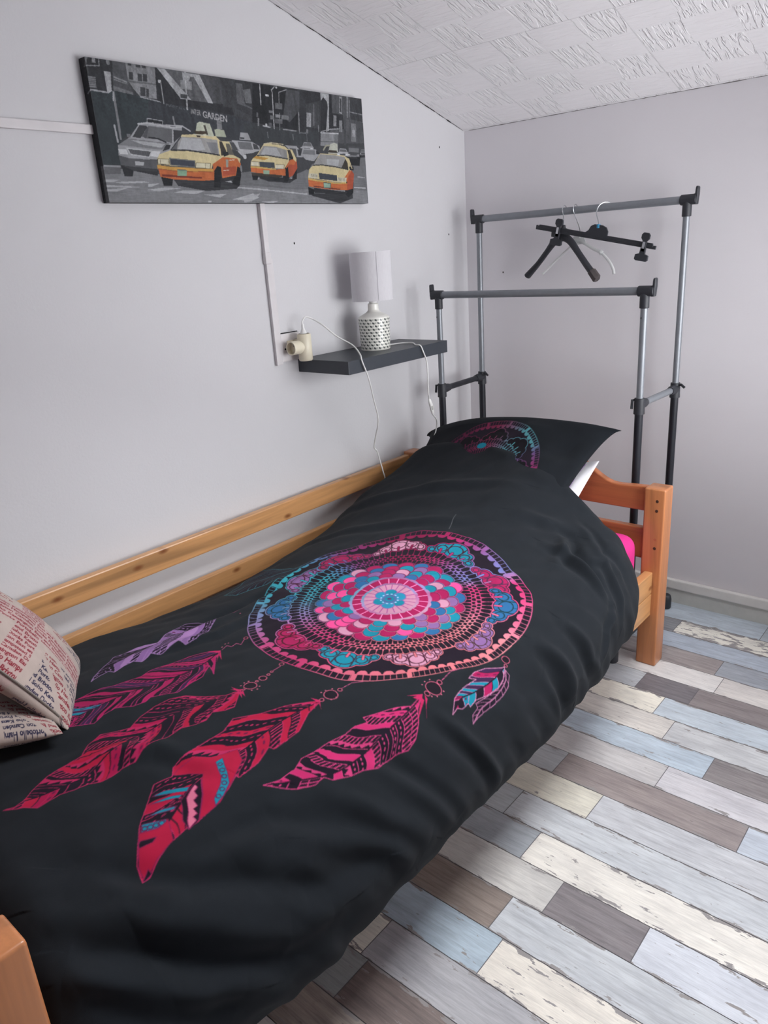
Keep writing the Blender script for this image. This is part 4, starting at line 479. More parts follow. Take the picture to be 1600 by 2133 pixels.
# ---------------------------------------------------------------- lamp
LX, LY, LZ = .105, -.697, .998
t = thing('table_lamp', (LX, LY, LZ), 'table lamp with white drum shade and grey cube-patterned ceramic base on the shelf', 'lamp')
def lamp_base():
    nu, nz = 620, 150
    prof = []                                 # (r, z)
    body = [(.0470, 0), (.0478, .002)]+[(.0478+.0032*k/60, .002+.096*k/60) for k in range(1, 61)]
    sh = [(.0508, .101), (.049, .104), (.043, .1085), (.034, .113), (.026, .117), (.0205, .121), (.018, .125), (.0176, .130), (.0172, .140), (.0172, .1435), (.0150, .1455), (.010, .146)]
    P_ = [(0.001, 0)]+body+sh; s = np.r_[0, np.cumsum([math.hypot(P_[i+1][0]-P_[i][0], P_[i+1][1]-P_[i][1]) for i in range(len(P_)-1)])]
    q = np.linspace(0, s[-1], 420); r = np.interp(q, s, [a for a, b in P_]); z = np.interp(q, s, [b for a, b in P_])
    th_ = np.linspace(0, 2*PI, nu+1); G = np.stack([r[:, None]*np.cos(th_)[None], r[:, None]*np.sin(th_)[None], np.repeat(z[:, None], nu+1, 1)], 2)
    c = np.empty(G.shape); c[:] = (234, 233, 226)
    A = (th_/(2*PI)*19)[None]+0*z[:, None]; B = (z[:, None]-.0035)/.0098+0*A
    row = np.floor(B); fy = B-row; A2 = A+.5*(row % 2); fx = A2-np.floor(A2)
    k = (B > 0) & (B < 9.8) & (r[:, None] > .046)
    d1 = k & (fx < .44) & (np.abs(fy-(.60-.26*(fx/.44))) < .30) & (fx > .03); d2 = k & (fx >= .44) & (fx < .86) & (np.abs(fy-(.34+.26*((fx-.44)/.42))) < .28)
    c[d2] = (186, 188, 180); c[d1] = (72, 78, 76)
    me = grid_mesh('base', G, c); m, nt, p = new_mat('patterned_ceramic'); a = node(nt, 'ShaderNodeVertexColor', layer_name='Col'); nt.links.new(a.outputs[0], p.inputs['Base Color']); p.inputs['Roughness'].default_value = .3; p.inputs['Coat Weight'].default_value = .2
    o = obj('base', me, m, t); me.flip_normals(); o['label'] = 'white ceramic base with grey cube pattern'; return o
lamp_base()
MB().lathe((0, 0, 0), [(.0105, .1455), (.0125, .148), (.0125, .154), (.0105, .156), (.0105, .185), (.0, .185)], 24).build('bulb_holder', M['white_plastic'], t, True)
MB().lathe((0, 0, 0), [(.011, .185), (.014, .192), (.024, .21), (.027, .226), (.022, .243), (.012, .253), (0, .256)], 24).build('bulb', plain('frosted_bulb', (240,240,236), .3), t, True)
def shade():
    m, nt, p = new_mat('linen_shade'); v = coords(nt, (400, 400, 60)); n = noise(nt, v, 1, 3); c = mix(nt, n, L4(226,224,228), L4(240,239,242)); nt.links.new(c, p.inputs['Base Color']); p.inputs['Roughness'].default_value = .85
    tr_ = node(nt, 'ShaderNodeBsdfTranslucent'); nt.links.new(c, tr_.inputs[0]); mx = node(nt, 'ShaderNodeMixShader', inp={0: .3}); nt.links.new(p.outputs[0], mx.inputs[1]); nt.links.new(tr_.outputs[0], mx.inputs[2]); nt.links.new(mx.outputs[0], nt.nodes['Material Output'].inputs[0]); bump(nt, p, n, .2, .0005)
    z0, z1, r = .155, .303, .0665
    o = MB().lathe((0, 0, 0), [(r, z0), (r+.0006, z0+.002), (r, z0+.004), (r-.0005, z1-.004), (r+.0002, z1-.002), (r-.0004, z1), (r-.002, z1), (r-.002, z0), (r, z0)], 72).build('lamp_shade', m, t, True)
    q = math.radians(-32); MB().tube([(r*1.004*math.cos(q), r*1.004*math.sin(q), z0+.001), (r*math.cos(q), r*math.sin(q), z1-.001)], .0008, 6).build('shade_seam', plain('seam_grey', (196,194,198), .9), o)
    w = MB()
    for k in range(3):
        q = 2*PI*k/3+.4; w.tube([(.011*math.cos(q), .011*math.sin(q), .1555), (r*math.cos(q)*.97, r*math.sin(q)*.97, .158)], .0012, 6)
    w.build('shade_ring', M['steel'], t)
shade()
P = (LX, LY, LZ)
cord = [(.049, -.9625, 1.106), (.049, -.9615, 1.116), (.050, -.948, 1.126), (.055, -.925, 1.118), (.085, -.912, 1.098), (.118, -.888, 1.062), (.165, -.872, 1.035), (.205, -.885, 1.0105), (.2215, -.896, .992), (.2215, -.877, .950), (.218, -.862, .915), (.195, -.826, .862), (.172, -.785, .798), (.160, -.775, .764), (.12, -.745, .715), (.100, -.733, .672), (.100, -.720, .655), (.100, -.706, .610), (.098, -.690, .565), (.100, -.672, .525), (.12, -.60, .50), (.12, -.55, .52), (.14, -.51, .60), (.162, -.500, .640), (.162, -.470, .668), (.165, -.462, .700), (.185, -.490, .728), (.194, -.517, .748)]
MB(P).tube(spline(cord, 8), .0023, 8).build('cord', M['white_plastic'], t, True)
cord2 = [(.2015, -.548, .812), (.217, -.570, .835), (.2215, -.576, .885), (.2215, -.577, .940), (.2215, -.595, .980), (.2170, -.603, 1.000), (.195, -.600, 1.0013), (.150, -.56, 1.0012), (.110, -.575, 1.0012), (.095, -.63, 1.0012), (.100, -.655, 1.003)]
MB(P).tube(spline(cord2, 8), .0023, 8).build('cord', M['white_plastic'], t, True)
sw = MB(P).tube([(.194, -.517, .748), (.1945, -.520, .753), (.197, -.527, .768), (.199, -.536, .790), (.201, -.545, .806), (.2015, -.548, .812)], [.003, .0055, .0075, .0085, .0065, .003], 14, flat=.7).build('inline_switch', M['white_plastic'], t, True)
MB(P).tube([(.201, -.530, .772), (.203, -.536, .786)], [.004, .004], 10).build('switch_button', plain('switch_grey', (205,205,200), .4), sw)
MB(P).tube([(.049, -.9625, 1.078), (.049, -.9625, 1.084), (.049, -.9625, 1.093), (.049, -.9625, 1.106)], [.0115, .0085, .0048, .0036], 16).build('plug', M['white_plastic'], t, True)
# ---------------------------------------------------------------- canvas print
def canvas():
    W, H, T_ = .927, .302, .026
    r = Ras(-30, -30, 960, 335, 1.0, (62, 64, 68)); rnd = random.Random(5)
    for it in CANVAS_ART:
        if it[0] == 'p': r.poly(it[2], it[1])
        elif it[0] == 'l': r.line(it[3], it[2]*1.15, it[1])
        else: r.ell(it[2], it[3], it[1])
    def txt(s, a, b, h, col, bold=.02):
        tr_, w = text_tris(s, bold); a = np.array(a, float); d = np.array(b, float)-a; L = np.hypot(*d); X = d/L; Y = np.array([-X[1], X[0]])
        for q in tr_:
            P_ = [a+X*(v[0]/w*L)+Y*(v[1]*h/.7) for v in q]
            if (P_[1][0]-P_[0][0])*(P_[2][1]-P_[0][1])-(P_[1][1]-P_[0][1])*(P_[2][0]-P_[0][0]) == 0: continue
            r.poly(P_, col)
    txt('GARDEN', (306, 204), (384, 198), 15, (168,168,170)); txt('INTER', (270, 209), (301, 207), 12, (150,150,152)); txt('THEATRE AT THE W', (198, 221), (254, 215), 5, (112,112,116), .0); txt('TAXI', (150, 176), (168, 175), 6, (140,140,142), 0)
    U_ = np.arange(-T_*1000, W*1000+T_*1000+.1, 1.0); V_ = np.arange(-T_*1000, H*1000+T_*1000+.1, 1.0)
    u, v = np.meshgrid(U_, V_); c = r.sample(u, v); c = (c+r.sample(u+.5, v)+r.sample(u, v+.5)+r.sample(u+.5, v+.5))/4
    g = .5*noise2(u*.9, v*.9, 11)+.6*noise2(u*.24, v*.24, 12)+.7*noise2(u*.11+v*.01, v*.03, 13); sky = np.clip((v-170)/40, 0, 1)
    c = c*(1+((.05+.10*sky)*g)[..., None]); road = np.clip((95-v)/40, 0, 1); c += (road*7*noise2(u*.05, v*.5, 14))[..., None]
    gm = c.mean(2, keepdims=True); c = np.clip((gm+(c-gm)*.86)*.9+11, 0, 255)  # hazy glare put into the print colours: contrast cut, blacks lifted
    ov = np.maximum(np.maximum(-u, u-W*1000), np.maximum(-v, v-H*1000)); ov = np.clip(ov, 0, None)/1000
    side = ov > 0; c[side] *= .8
    G = np.stack([T_+.002-ov, np.clip(u/1000, 0, W), np.clip(v/1000, 0, H)], 2)
    me = grid_mesh('canvas', G, c); me.set_sharp_from_angle(angle=math.radians(50))
    m = attr_mat('printed_canvas', .6, 0, 700, .3)
    t = thing('canvas_print', (0.0, -1.527, 1.449), 'wide canvas print of orange taxis in a grey city street above the bed', 'picture')
    o = obj('printed_canvas', me, m, t)
    fr = MB()
    for a, b in (((.003, .01, .01), (.02, W-.01, .035)), ((.003, .01, H-.035), (.02, W-.01, H-.01)), ((.003, .01, .035), (.02, .035, H-.035)), ((.003, W-.035, .035), (.02, W-.01, H-.035))): fr.box(a, b)
    fr.build('stretcher_frame', M['slat'], t)
canvas()
# ---------------------------------------------------------------- bed frame
bed = thing('single_bed', (.5, -1.43, 0), 'orange pine single bed frame with side rails along the left wall', 'bed'); BP = (.5, -1.43, 0)
XL0, XL1, XR0, XR1 = .018, .081, .942, 1.005
HY0, HY1, FY0, FY1 = -.483, -.420, -2.436, -2.373
holes = plain('screw_hole', (70,44,30), .8)
for (x0, x1, y0, y1, h) in ((XR0, XR1, HY0, HY1, .588), (XL0, XL1, HY0, HY1, .588), (XR0, XR1, FY0, FY1, .600), (XL0, XL1, FY0, FY1, .600)):
    pst = MB(BP).box((x0, y0, 0), (x1, y1, h), .006, 3).build('post', M['wood_z'], bed, True, auto=50)
    if x0 == XR0 and y0 == HY0:
        for (dx, z) in ((.040, .551), (.040, .521), (.040, .430), (.040, .401)):
            MB(BP).lathe((x0+dx, y0-.0006, z), [(0, 0), (.0045, 0), (.0045, .002), (0, .002)], 16, 'y').build('screw_hole', holes if z != .430 else plain('wood_plug', (176,104,70), .6), pst)
def head_board(y, name='head_rail'):
    x0, x1 = XL1-.004, XR0+.004; n = 60; top = []
    for i in range(n+1):
        x = x0+(x1-x0)*i/n; d = min(x-x0, x1-x)/.30; s = min(max((d-.35)/.55, 0), 1); s = s*s*(3-2*s)
        top.append((x, .586+.075*s-.004*math.exp(-((d-.3)/.15)**2)))
    out = [(x0, .508), (x1, .508)]+top[::-1]
    MB(BP).prism([(a, b) for a, b in out], .024, (0, y, 0), (1,0,0), (0,0,1)).build(name, M['wood_x'], bed, bevel=.004)
    MB(BP).box((x0, y-.012, .353), (x1, y+.012, .453), .004).build(name, M['wood_x'], bed)
head_board(-.452); head_board(-2.405, 'foot_rail')
for (z0, z1) in ((.519, .580), (.386, .446)):
    MB(BP).box((.028, FY1+.002, z0), (.050, HY0-.002, z1), .004, 2).build('wall_rail', M['wood_y'], bed)
for x0 in (.955, .045):
    MB(BP).box((x0, FY1-.002, .252), (x0+.026, HY0+.002, .322), .003).box((x0, FY1-.002, .176), (x0+.026, HY0+.002, .250), .003).build('side_rail', M['wood_y'], bed)
for k in range(13):
    y = -2.28+k*.142; MB(BP).box((.071, y, .252), (.955, y+.07, .268)).build('slat', M['slat'], bed)
# mattress
def rounded_box(name, a, b, r, mat, parent=None, puff=.0, org=(0,0,0), n=8):
    return MB(org).box(a, b, r, n).build(name, mat, parent, True, auto=60)
mt = rounded_box('mattress', (.150, -2.36, .268), (.940, -.492, .446), .055, M['pink_sheet'], org=(.5, -1.43, .268)); mt.location = (.5, -1.43, .268)
tag(mt, 'mattress under a bright pink fitted sheet, showing beside the headboard post', 'mattress')
# ---------------------------------------------------------------- duvet with printed dreamcatcher
BG = (26, 30, 35)
def smoothstep(a, b, x): t_ = np.clip((x-a)/(b-a), 0, 1); return t_*t_*(3-2*t_)
MAG, PNK, SAL, PALE, PUR, BLU, TEA, CYA, RED = (150,24,78), (166,64,104), (174,102,106), (184,130,154), (124,90,140), (40,92,138), (20,120,142), (100,160,170), (160,22,56)
INNER = (26, 18, 30)
def radial(r, cen, ringpts, stops, motifs, full=True):
    cen = np.array(cen); rp = np.array(ringpts)-cen; an = np.arctan2(rp[:, 1], rp[:, 0]); rd = np.hypot(*rp.T); o_ = np.argsort(an); an, rd = an[o_], rd[o_]
    ta = np.linspace(-PI, PI, 721); ro = np.interp(ta, np.r_[an-2*PI, an, an+2*PI], np.tile(rd, 3)); k = np.ones(31)/31; ro = np.convolve(np.r_[ro[-16:-1], ro, ro[1:16]], k, 'valid')
    Rm = rd.mean(); mx = rd.max()*1.06
    A, X, Y = r.win(cen-mx, cen+mx); th_ = np.arctan2(Y-cen[1], X-cen[0]); rr_ = np.hypot(X-cen[0], Y-cen[1]); R_ = np.interp(th_, ta, ro[:721])
    w = smoothstep(.35, .9, rr_/Rm); rho = rr_/(R_*w+Rm*(1-w))
    # gradient colour by angle
    sa = np.array([math.atan2(p_[1]-cen[1], p_[0]-cen[0]) for p_, c in stops]); sc = np.array([c for p_, c in stops], float); o2 = np.argsort(sa); sa, sc = sa[o2], sc[o2]
    gc = np.stack([np.interp(th_, np.r_[sa-2*PI, sa, sa+2*PI], np.tile(sc[:, i], 3)) for i in range(3)], -1).astype(np.float32)*(.80 if full else .78)
    px = Rm                                       # metres per unit rho
    A[rho < .985] = INNER if full else (34, 26, 38)
    T01 = th_/(2*PI)
    def cells(r0, r1, n, off, wl, col_mul=1.0, taper=0, rl=.006):
        f = (T01*n+off) % 1; d = np.minimum(f, 1-f)*2*PI/n*rho*px; b = (rho >= r0) & (rho < r1)
        e = np.minimum(rho-r0, r1-rho)*px; ln = b & ((d < wl/2+taper*np.clip(1-e/.010, 0, 1)*.004) | (e < rl*.14))
        A[ln] = (gc*col_mul)[ln]
    # lace
    if full: A[(rho > .50) & (rho < .725)] = (25, 18, 30)
    for (r0, r1, n, off, wl, tp) in ((.49, .575, 96, 0, .0015, .35), (.575, .606, 96, .5, .0017, .45), (.606, .636, 96, 0, .0017, .45), (.636, .722, 96, .5, .0016, .45)): cells(r0, r1, n, off, wl, 1.0, tp)
    f = (T01*48) % 1; dn = np.abs(np.minimum(f, 1-f)*2*PI/48*rho*px)+np.abs(rho-.606)*px; A[dn < .0052] = gc[dn < .0052]
    f2 = (T01*96+.5) % 1; dn = np.abs(np.minimum(f2, 1-f2)*2*PI/96*rho*px)+np.abs(rho-.637)*px; A[dn < .0030] = gc[dn < .0030]
    m_ = np.abs(rho-.727)*px < .0018; A[m_] = gc[m_]
    # shell motifs
    for (mc, fill, linec) in motifs:
        q = math.atan2(mc[1]-cen[1], mc[0]-cen[0]); da = (th_-q+PI) % (2*PI)-PI; a_ = da*.76; b_ = rho
        lobes = [(0, .800, .086), (-.10, .778, .058), (.10, .778, .058), (-.172, .742, .036), (.172, .742, .036)]
        sd = np.full(rho.shape, 9., np.float32); own = np.zeros(rho.shape, int)
        for i, (la, lb, lr) in enumerate(lobes):
            d = np.hypot(a_-la, (b_-lb))-lr; w_ = d < sd; sd[w_] = d[w_]; own[w_] = i
        sd = np.maximum(sd, .700+.12*np.abs(a_)**1.0*0-b_); near = np.abs(da) < .42
        A[near & (sd < .012)] = gc[near & (sd < .012)]; A[near & (sd < .004)] = (40, 24, 44); A[near & (sd < -.001)] = fill
        dk = tuple(x*.30+12 for x in linec)
        # inner arcs and ribs
        for i, (la, lb, lr) in enumerate(lobes):
            d = np.hypot(a_-la, b_-lb); ina = near & (own == i) & (sd < -.002)
            A[ina & (np.abs(d-lr*.62) < .0042)] = dk
            an_ = np.arctan2(a_-la, b_-lb+lr*.4); A[ina & (np.abs(np.sin(an_*3.0)*d) < .0032) & (d > lr*.55)] = dk
        for la in (-.15, -.055, .055, .15):
            wv = near & (sd < -.001) & (np.abs(a_-la) < .0042); A[wv] = dk
        for la in (-.10, 0, .10):
            d = np.hypot(a_-la*(b_/.74), np.clip(np.abs(b_-.745)-.022, 0, None)); k_ = near & (d < .011); A[k_] = dk; k_ = near & (d < .008); A[k_] = gc[k_]
    # outer ring: scallops, rungs, rim
    cells(.940, .994, 150, 0, .0017, 1.0)
    f = (T01*52) % 1; thick = ((np.floor(T01*52) % 3) == 0) & (rho > .938) & (rho < .99) & (f < .32); A[thick] = gc[thick]
    m_ = (rho > .991) & (rho < .998); A[m_] = gc[m_]; m_ = (rho > .932) & (rho < .943); A[m_] = gc[m_]
    f = (T01*74) % 1; d = np.hypot((f-.5)*2*PI/74*.93, rho-.932); m_ = (d < .034) & (rho < .935) & (rho > .90); A[m_] = gc[m_]
    if not full: 
        A[rho < .47] = (26, 20, 30)
    # petals, outside in
    rnd = random.Random(12)
    pal = [MAG, MAG, TEA, BLU, PALE, PUR, MAG, TEA, (212,70,132)]
    rings = [(.50, .052, 25, 0), (.445, .052, 24, .5), (.385, .050, 22, 0), (.325, .045, 20, .5)] if full else [(.42, .06, 20, 0), (.34, .055, 16, .5)]
    for (rc, lr, n, off) in rings:
        last = None
        m_ = rho < rc; A[m_] = (60, 34, 70)
        for k in range(n):
            q = (k+off)*2*PI/n; da = (th_-q+PI) % (2*PI)-PI; near = np.abs(da) < 3.0/n*1.3
            hw = PI/n*1.08; e = np.hypot(da/hw, np.where(rho > rc-lr*.3, (rho-(rc-lr*.3))/(lr*1.05), 0)); ok = near & (e < 1) & (rho > rc-.12)
            col = rnd.choice([c for c in pal if c != last]); last = col
            if not full: col = TEA if False else (24, 20, 28)
            A[ok] = gc[ok]*.8+20; i_ = ok & (e < .90); A[i_] = (60, 24, 60) if full else (26, 20, 30); i_ = ok & (e < .84); A[i_] = col
    if not full:
        A[rho < .26] = (24, 20, 30); return
    LAV = (172, 146, 196)
    def scal(r0, amp, n, col): m2 = rho < r0+amp*np.abs(np.sin(th_*n/2)); A[m2] = col
    gl = gc*.45+np.array((150, 142, 180), np.float32)*.55
    m_ = rho < .283+.010*np.abs(np.sin(th_*11)); A[m_] = gl[m_]; A[rho < .266] = MAG
    n = 22; f = (T01*n) % 1; d = np.minimum(f, 1-f)*2*PI/n*rho*px; m_ = (rho < .266) & (d < .0012); A[m_] = (232,140,190)
    m_ = rho < .198+.008*np.abs(np.sin(th_*11)); A[m_] = gl[m_]; A[rho < .182] = PALE
    f = (T01*n+.5) % 1; d = np.minimum(f, 1-f)*2*PI/n*rho*px; m_ = (rho < .182) & (d < .0011); A[m_] = (150,70,130)
    for k in range(6):
        q = k*PI/3; d = np.hypot(rho*np.cos(th_)-.075*math.cos(q), rho*np.sin(th_)-.075*math.sin(q)); A[d < .047] = (130,90,150); A[d < .041] = TEA if k % 2 == 0 else (38, 128, 160)
    A[rho < .05] = (70, 96, 140); A[(rho < .032)] = TEA; A[rho < .014] = (80, 50, 100)
    m_ = (np.abs(rho-.06) < .006) & (np.sin(th_*12) > 0); A[m_] = (150,170,210)
def feather(r, out, shaft, pal, line, seed, mode='fill', k=.55, nb=15):
    out = np.array(out); sh = np.array(spline([(a, b, 0) for a, b in shaft], 6))[:, :2]; A, X, Y = r.win(out.min(0)-.004, out.max(0)+.004); ins = r.inside(out, X, Y)
    Ls = np.r_[0, np.cumsum(np.hypot(*np.diff(sh, axis=0).T))]; L = Ls[-1]; best = np.full(X.shape, 9.); s = np.zeros(X.shape); t_ = np.zeros(X.shape)
    for i in range(len(sh)-1):
        a, b = sh[i], sh[i+1]; ab = b-a; l2 = ab@ab; q = np.clip(((X-a[0])*ab[0]+(Y-a[1])*ab[1])/l2, 0, 1); dx = X-a[0]-q*ab[0]; dy = Y-a[1]-q*ab[1]; d = np.hypot(dx, dy); w = d < best
        best[w] = d[w]; s[w] = (Ls[i]+q[w]*math.sqrt(l2)); t_[w] = np.sign(ab[0]*dy-ab[1]*dx)[w]
    rnd = random.Random(seed); dark = (25, 17, 30)
    for sgn in (1, -1):
        side = ins & ((t_ >= 0) if sgn > 0 else (t_ < 0)); c = s+best*-k*1.6+.004*np.sin(best*150+sgn)          # chevron coordinate in metres
        edges = [ -.10 ]
        while edges[-1] < L+.02: edges.append(edges[-1]+rnd.uniform(.55, 1.45)*L/nb)
        A[side] = dark
        for i in range(len(edges)-1):
            e0, e1 = edges[i], edges[i+1]; b_ = side & (c >= e0) & (c < e1)
            if not b_.any(): continue
            kind = rnd.choice(pal); frac = (c-e0)/(e1-e0)
            if kind == 'd':   # dots on dark
                A[b_] = dark; ph = (best*0+best)/.0075; d = np.hypot((ph % 1-.5)*.0075, c-(e0+e1)/2); A[b_ & (d < .0022)] = line
            elif kind == 'z': # zigzag teeth
                A[b_] = dark; tri = np.abs((best/.010) % 1-.5)*2; A[b_ & (frac < .25+.6*tri)] = line
            elif kind == 's': # rungs
                A[b_] = dark; A[b_ & ((best/.006) % 1 < .35)] = line
            elif kind == 'k': A[b_] = dark
            elif kind == 'p': A[b_] = (52, 28, 62)
            else:
                A[b_] = kind
                if rnd.random() < .25 and max(kind) > 100: d = np.hypot(((best/.011) % 1-.5)*.011, c-(e0+e1)/2); A[b_ & (d < .0028)] = (90, 20, 60)
            A[side & (np.abs(c-e0) < .0011)] = line if kind not in (MAG, RED) else dark
    A[ins & (best < .0013)] = dark if mode == 'fill' else line
    r.line(list(out)+[out[0]], .0018, line)
PR = PRINT
def dream_print():
    r = Ras(.0, .92, ULEN, 2.46, .0009, BG)
    c4 = PR['ring']
    st_ = [(c4[0], MAG), (c4[2], MAG), (c4[4], (150,70,140)), (c4[5], (110,140,200)), (c4[7], (60,180,196)), (c4[9], (70,170,190)), (c4[11], (170,140,200)), (c4[13], (220,80,140)), (c4[15], (214,60,120)), (c4[17], (236,110,140)), (c4[20], (240,130,140)), (c4[22], (240,130,140)), (c4[24], (244,150,160)), (c4[26], (236,100,150)), (c4[28], (222,50,120)), (c4[29], (200,120,180)), (c4[30], (130,140,210)), (c4[31], (150,120,190)), (c4[33], (196,40,110))]
    mot = [(PALE, PNK), (TEA, MAG), (MAG, (170,80,170)), (BLU, TEA), (PUR, SAL), (PALE, MAG), (TEA, PUR), (MAG, RED), (BLU, TEA), (PUR, MAG), (MAG, PUR)]
    radial(r, PR['cen'], c4, st_, [(PR['motif'][i],)+mot[i] for i in range(11)])
    F = PR['F']
    PK = (180,40,98)
    feather(r, *F['lav'], [PUR, PUR, (150,112,162), 'k', 's', 'd'], (148,114,162), 3, k=.9, nb=13)
    feather(r, *F['mag'], [MAG, MAG, 'p', 'd', TEA, 'k', 's', MAG, 'p', 'k'], (166,36,96), 8, k=.8, nb=22)
    feather(r, *F['red'], [RED, RED, 'k', 'd', 's', 'z', (152,18,66), 'k'], (164,34,80), 5, k=.8, nb=24)
    feather(r, *F['big'], [RED, RED, RED, 'p', 'd', 'z', 'd', 's', RED], (170,38,84), 22, k=.7, nb=20)
    for kind, pts in PR['over']:
        if kind == 'ring': r.ell(pts[0], .0045, (90,24,66)); r.ell(pts[0], .0030, TEA)
        else: r.poly(pts, {'t': TEA, 'r': RED, 'p': (196,104,132), 'k': (25,17,30)}[kind]); r.line(list(pts)+[pts[0]], .0012, (120,28,74))
    feather(r, *F['pink'], ['s', 'd', 'k', 'z', PK, 'k', 'd', 's', 'k', PK], (184,56,108), 6, k=.7, nb=20)
    feather(r, *F['small'], [TEA, MAG, 'p', 'k', MAG, TEA], (180,116,150), 4, k=.9, nb=10)
    feather(r, *F['outline'], ['k'], (160,100,134), 4, 'line', k=.9, nb=9)
    feather(r, *F['teal'], ['k'], (56,130,140), 4, 'line', k=1.2, nb=9)
    # cyan panel with rings on the large feather, pink toothed panel
    pk = (184,92,116)
    for (c, rad) in PR['beads']:
        rad = max(rad, .0035); r.ell(c, rad, (184,84,110)); r.ell(c, rad-.0018, (24,18,27))
    for l in PR['lines'][:-1]: r.line(l, .0015, (176,76,116))
    r.line(PR['lines'][-1], .0011, (120,122,124))
    for d in PR['dots']: r.ell(d, .0017, pk)
    for f_ in PR['fluff']: r.poly(f_, (174,36,84))
    st_w = .0015
    U_ = np.arange(0, ULEN, st_w); V_ = np.arange(.53, 2.4601, st_w)
    G = duvet_grid(U_, V_)
    u, v = np.meshgrid(U_, V_); c = (r.sample(u-.00045, v-.00045)+r.sample(u+.00045, v-.00045)+r.sample(u-.00045, v+.00045)+r.sample(u+.00045, v+.00045))/4
    c[V_ < .925] = BG
    return G, c, U_, V_
G, c, U_, V_ = dream_print()
nz = normals(G)[len(V_)//2, len(U_)//2, 2]
me = grid_mesh('duvet', G, c)
if me.polygons[len(me.polygons)//2].normal.z < 0: me.flip_normals()
m = attr_mat('printed_cotton', .9, .03, 900, .2)
duvet = obj('duvet', me, m); tag(duvet, 'black duvet printed with a large pink and teal dreamcatcher, spread over the bed', 'duvet')
# ---------------------------------------------------------------- pillows and cushions
def pad(name, C4, T, color=None, nu=160, nv=160, pinch=.05, mat=None, parent=None, wr=.004, seed=1, power=.5, org=None, back=1.0, sag=0, pp=1.0, pv=.6, arch=0):
    P00, P10, P11, P01 = [np.array(q, float) for q in C4]; org = np.array(org if org is not None else (P00+P10+P11+P01)/4)
    u, v = np.meshgrid(np.linspace(0, 1, nu), np.linspace(0, 1, nv)); u2 = .5+(u-.5)*(1-pinch*np.sin(PI*v).clip(0)**pp); v2 = .5+(v-.5)*(1-pinch*pv*np.sin(PI*u).clip(0)**pp); a, b = u2[..., None], v2[..., None]
    B = P00*(1-a)*(1-b)+P10*a*(1-b)+P11*a*b+P01*(1-a)*b; B[..., 2] += arch*(np.sin(PI*u**.75).clip(0)**.7)*v**3.5; n = np.cross(P10-P00, P01-P00); n /= np.linalg.norm(n)
    h = ((1-(2*u-1)**2)*(1-(2*v-1)**2))**power; w = noise2(u*4+seed, v*4, seed)+.5*noise2(u*9, v*9+seed, seed+1)
    rad = np.cos(np.arctan2(v-.5, u-.5)*8+seed)*np.clip(np.hypot(u-.5, v-.5)*2-.5, 0, 1)
    e = np.clip(np.minimum(np.minimum(u, 1-u), np.minimum(v, 1-v))*12, 0, 1); hh = T*h+wr*(w+.6*rad)*e
    F = B+n*hh[..., None]-org; K = B-n*(T*back*h+wr*.6*w*e)[..., None]-org
    me = bpy.data.meshes.new(name); N = nu*nv; idx = np.arange(N).reshape(nv, nu); bd = np.zeros((nv, nu), bool); bd[0] = bd[-1] = True; bd[:, 0] = bd[:, -1] = True
    kid = np.where(bd, idx, idx+N); vs = np.concatenate([F.reshape(-1, 3), K.reshape(-1, 3)])
    q1 = np.stack([idx[:-1, :-1], idx[:-1, 1:], idx[1:, 1:], idx[1:, :-1]], -1).reshape(-1, 4); q2 = np.stack([kid[:-1, :-1], kid[1:, :-1], kid[1:, 1:], kid[:-1, 1:]], -1).reshape(-1, 4)
    Fc = np.concatenate([q1, q2]).astype(np.int32); me.vertices.add(len(vs)); me.vertices.foreach_set('co', vs.astype(np.float32).ravel())
    me.loops.add(Fc.size); me.polygons.add(len(Fc)); me.loops.foreach_set('vertex_index', Fc.ravel()); me.polygons.foreach_set('loop_start', np.arange(len(Fc), dtype=np.int32)*4); me.update(calc_edges=True)
    if color is not None:
        cf = color(u, v, 0).reshape(-1, 3); ck = color(u, v, 1).reshape(-1, 3); put_color(me, np.concatenate([cf, ck]))
    bm = bmesh.new(); bm.from_mesh(me); loose = [x for x in bm.verts if not x.link_faces]; bmesh.ops.delete(bm, geom=loose, context='VERTS'); bm.to_mesh(me); bm.free()
    me.shade_smooth(); o = obj(name, me, mat, parent)
    if parent is None: o.location = tuple(org)
    return o, (lambda uu, vv, off=0: tuple((P00*(1-uu)*(1-vv)+P10*uu*(1-vv)+P11*uu*vv+P01*(1-uu)*vv)+n*off))
def pillow_print():
    r = Ras(0, 0, .72, .52, .0009, BG)
    c = (PC[0], PC[1]); ang_ = np.linspace(0, 2*PI, 40, endpoint=False); ring = [(c[0]+PC[2]*math.cos(a), c[1]+PC[3]*math.sin(a)) for a in ang_]
    def at(deg, k=1): a = math.radians(deg); return (c[0]+k*PC[2]*math.cos(a), c[1]+k*PC[3]*math.sin(a))
    st_ = [(at(0), (190,40,100)), (at(20), (170,50,110)), (at(38), (130,100,160)), (at(48), (110,190,200)), (at(66), (110,190,200)), (at(80), (150,120,150)), (at(95), (170,60,100)), (at(120), (130,40,84)), (at(180), (90,34,70)), (at(270), (90,34,70)), (at(-20), (190,40,100))]
    DK = (24, 20, 28)
    mot = [(at(d, .78), DK, DK) for d in (-15, 20, 55, 90, 125, 160, 195, 230, 265, 300)]
    radial(r, c, ring, st_, mot, full=False)
    r.ell((.322, .372), (.019, .012), TEA)
    def f(u, v, back):
        if back: z = np.empty(u.shape+(3,)); z[:] = BG; return z
        return (r.sample(u*.72-.00045, v*.50)+r.sample(u*.72+.00045, v*.50+.0009))/2
    return f
PC = (.358, .215, .262, .258)
black_cotton = attr_mat('black_cotton', .9, .03, 900, .2)
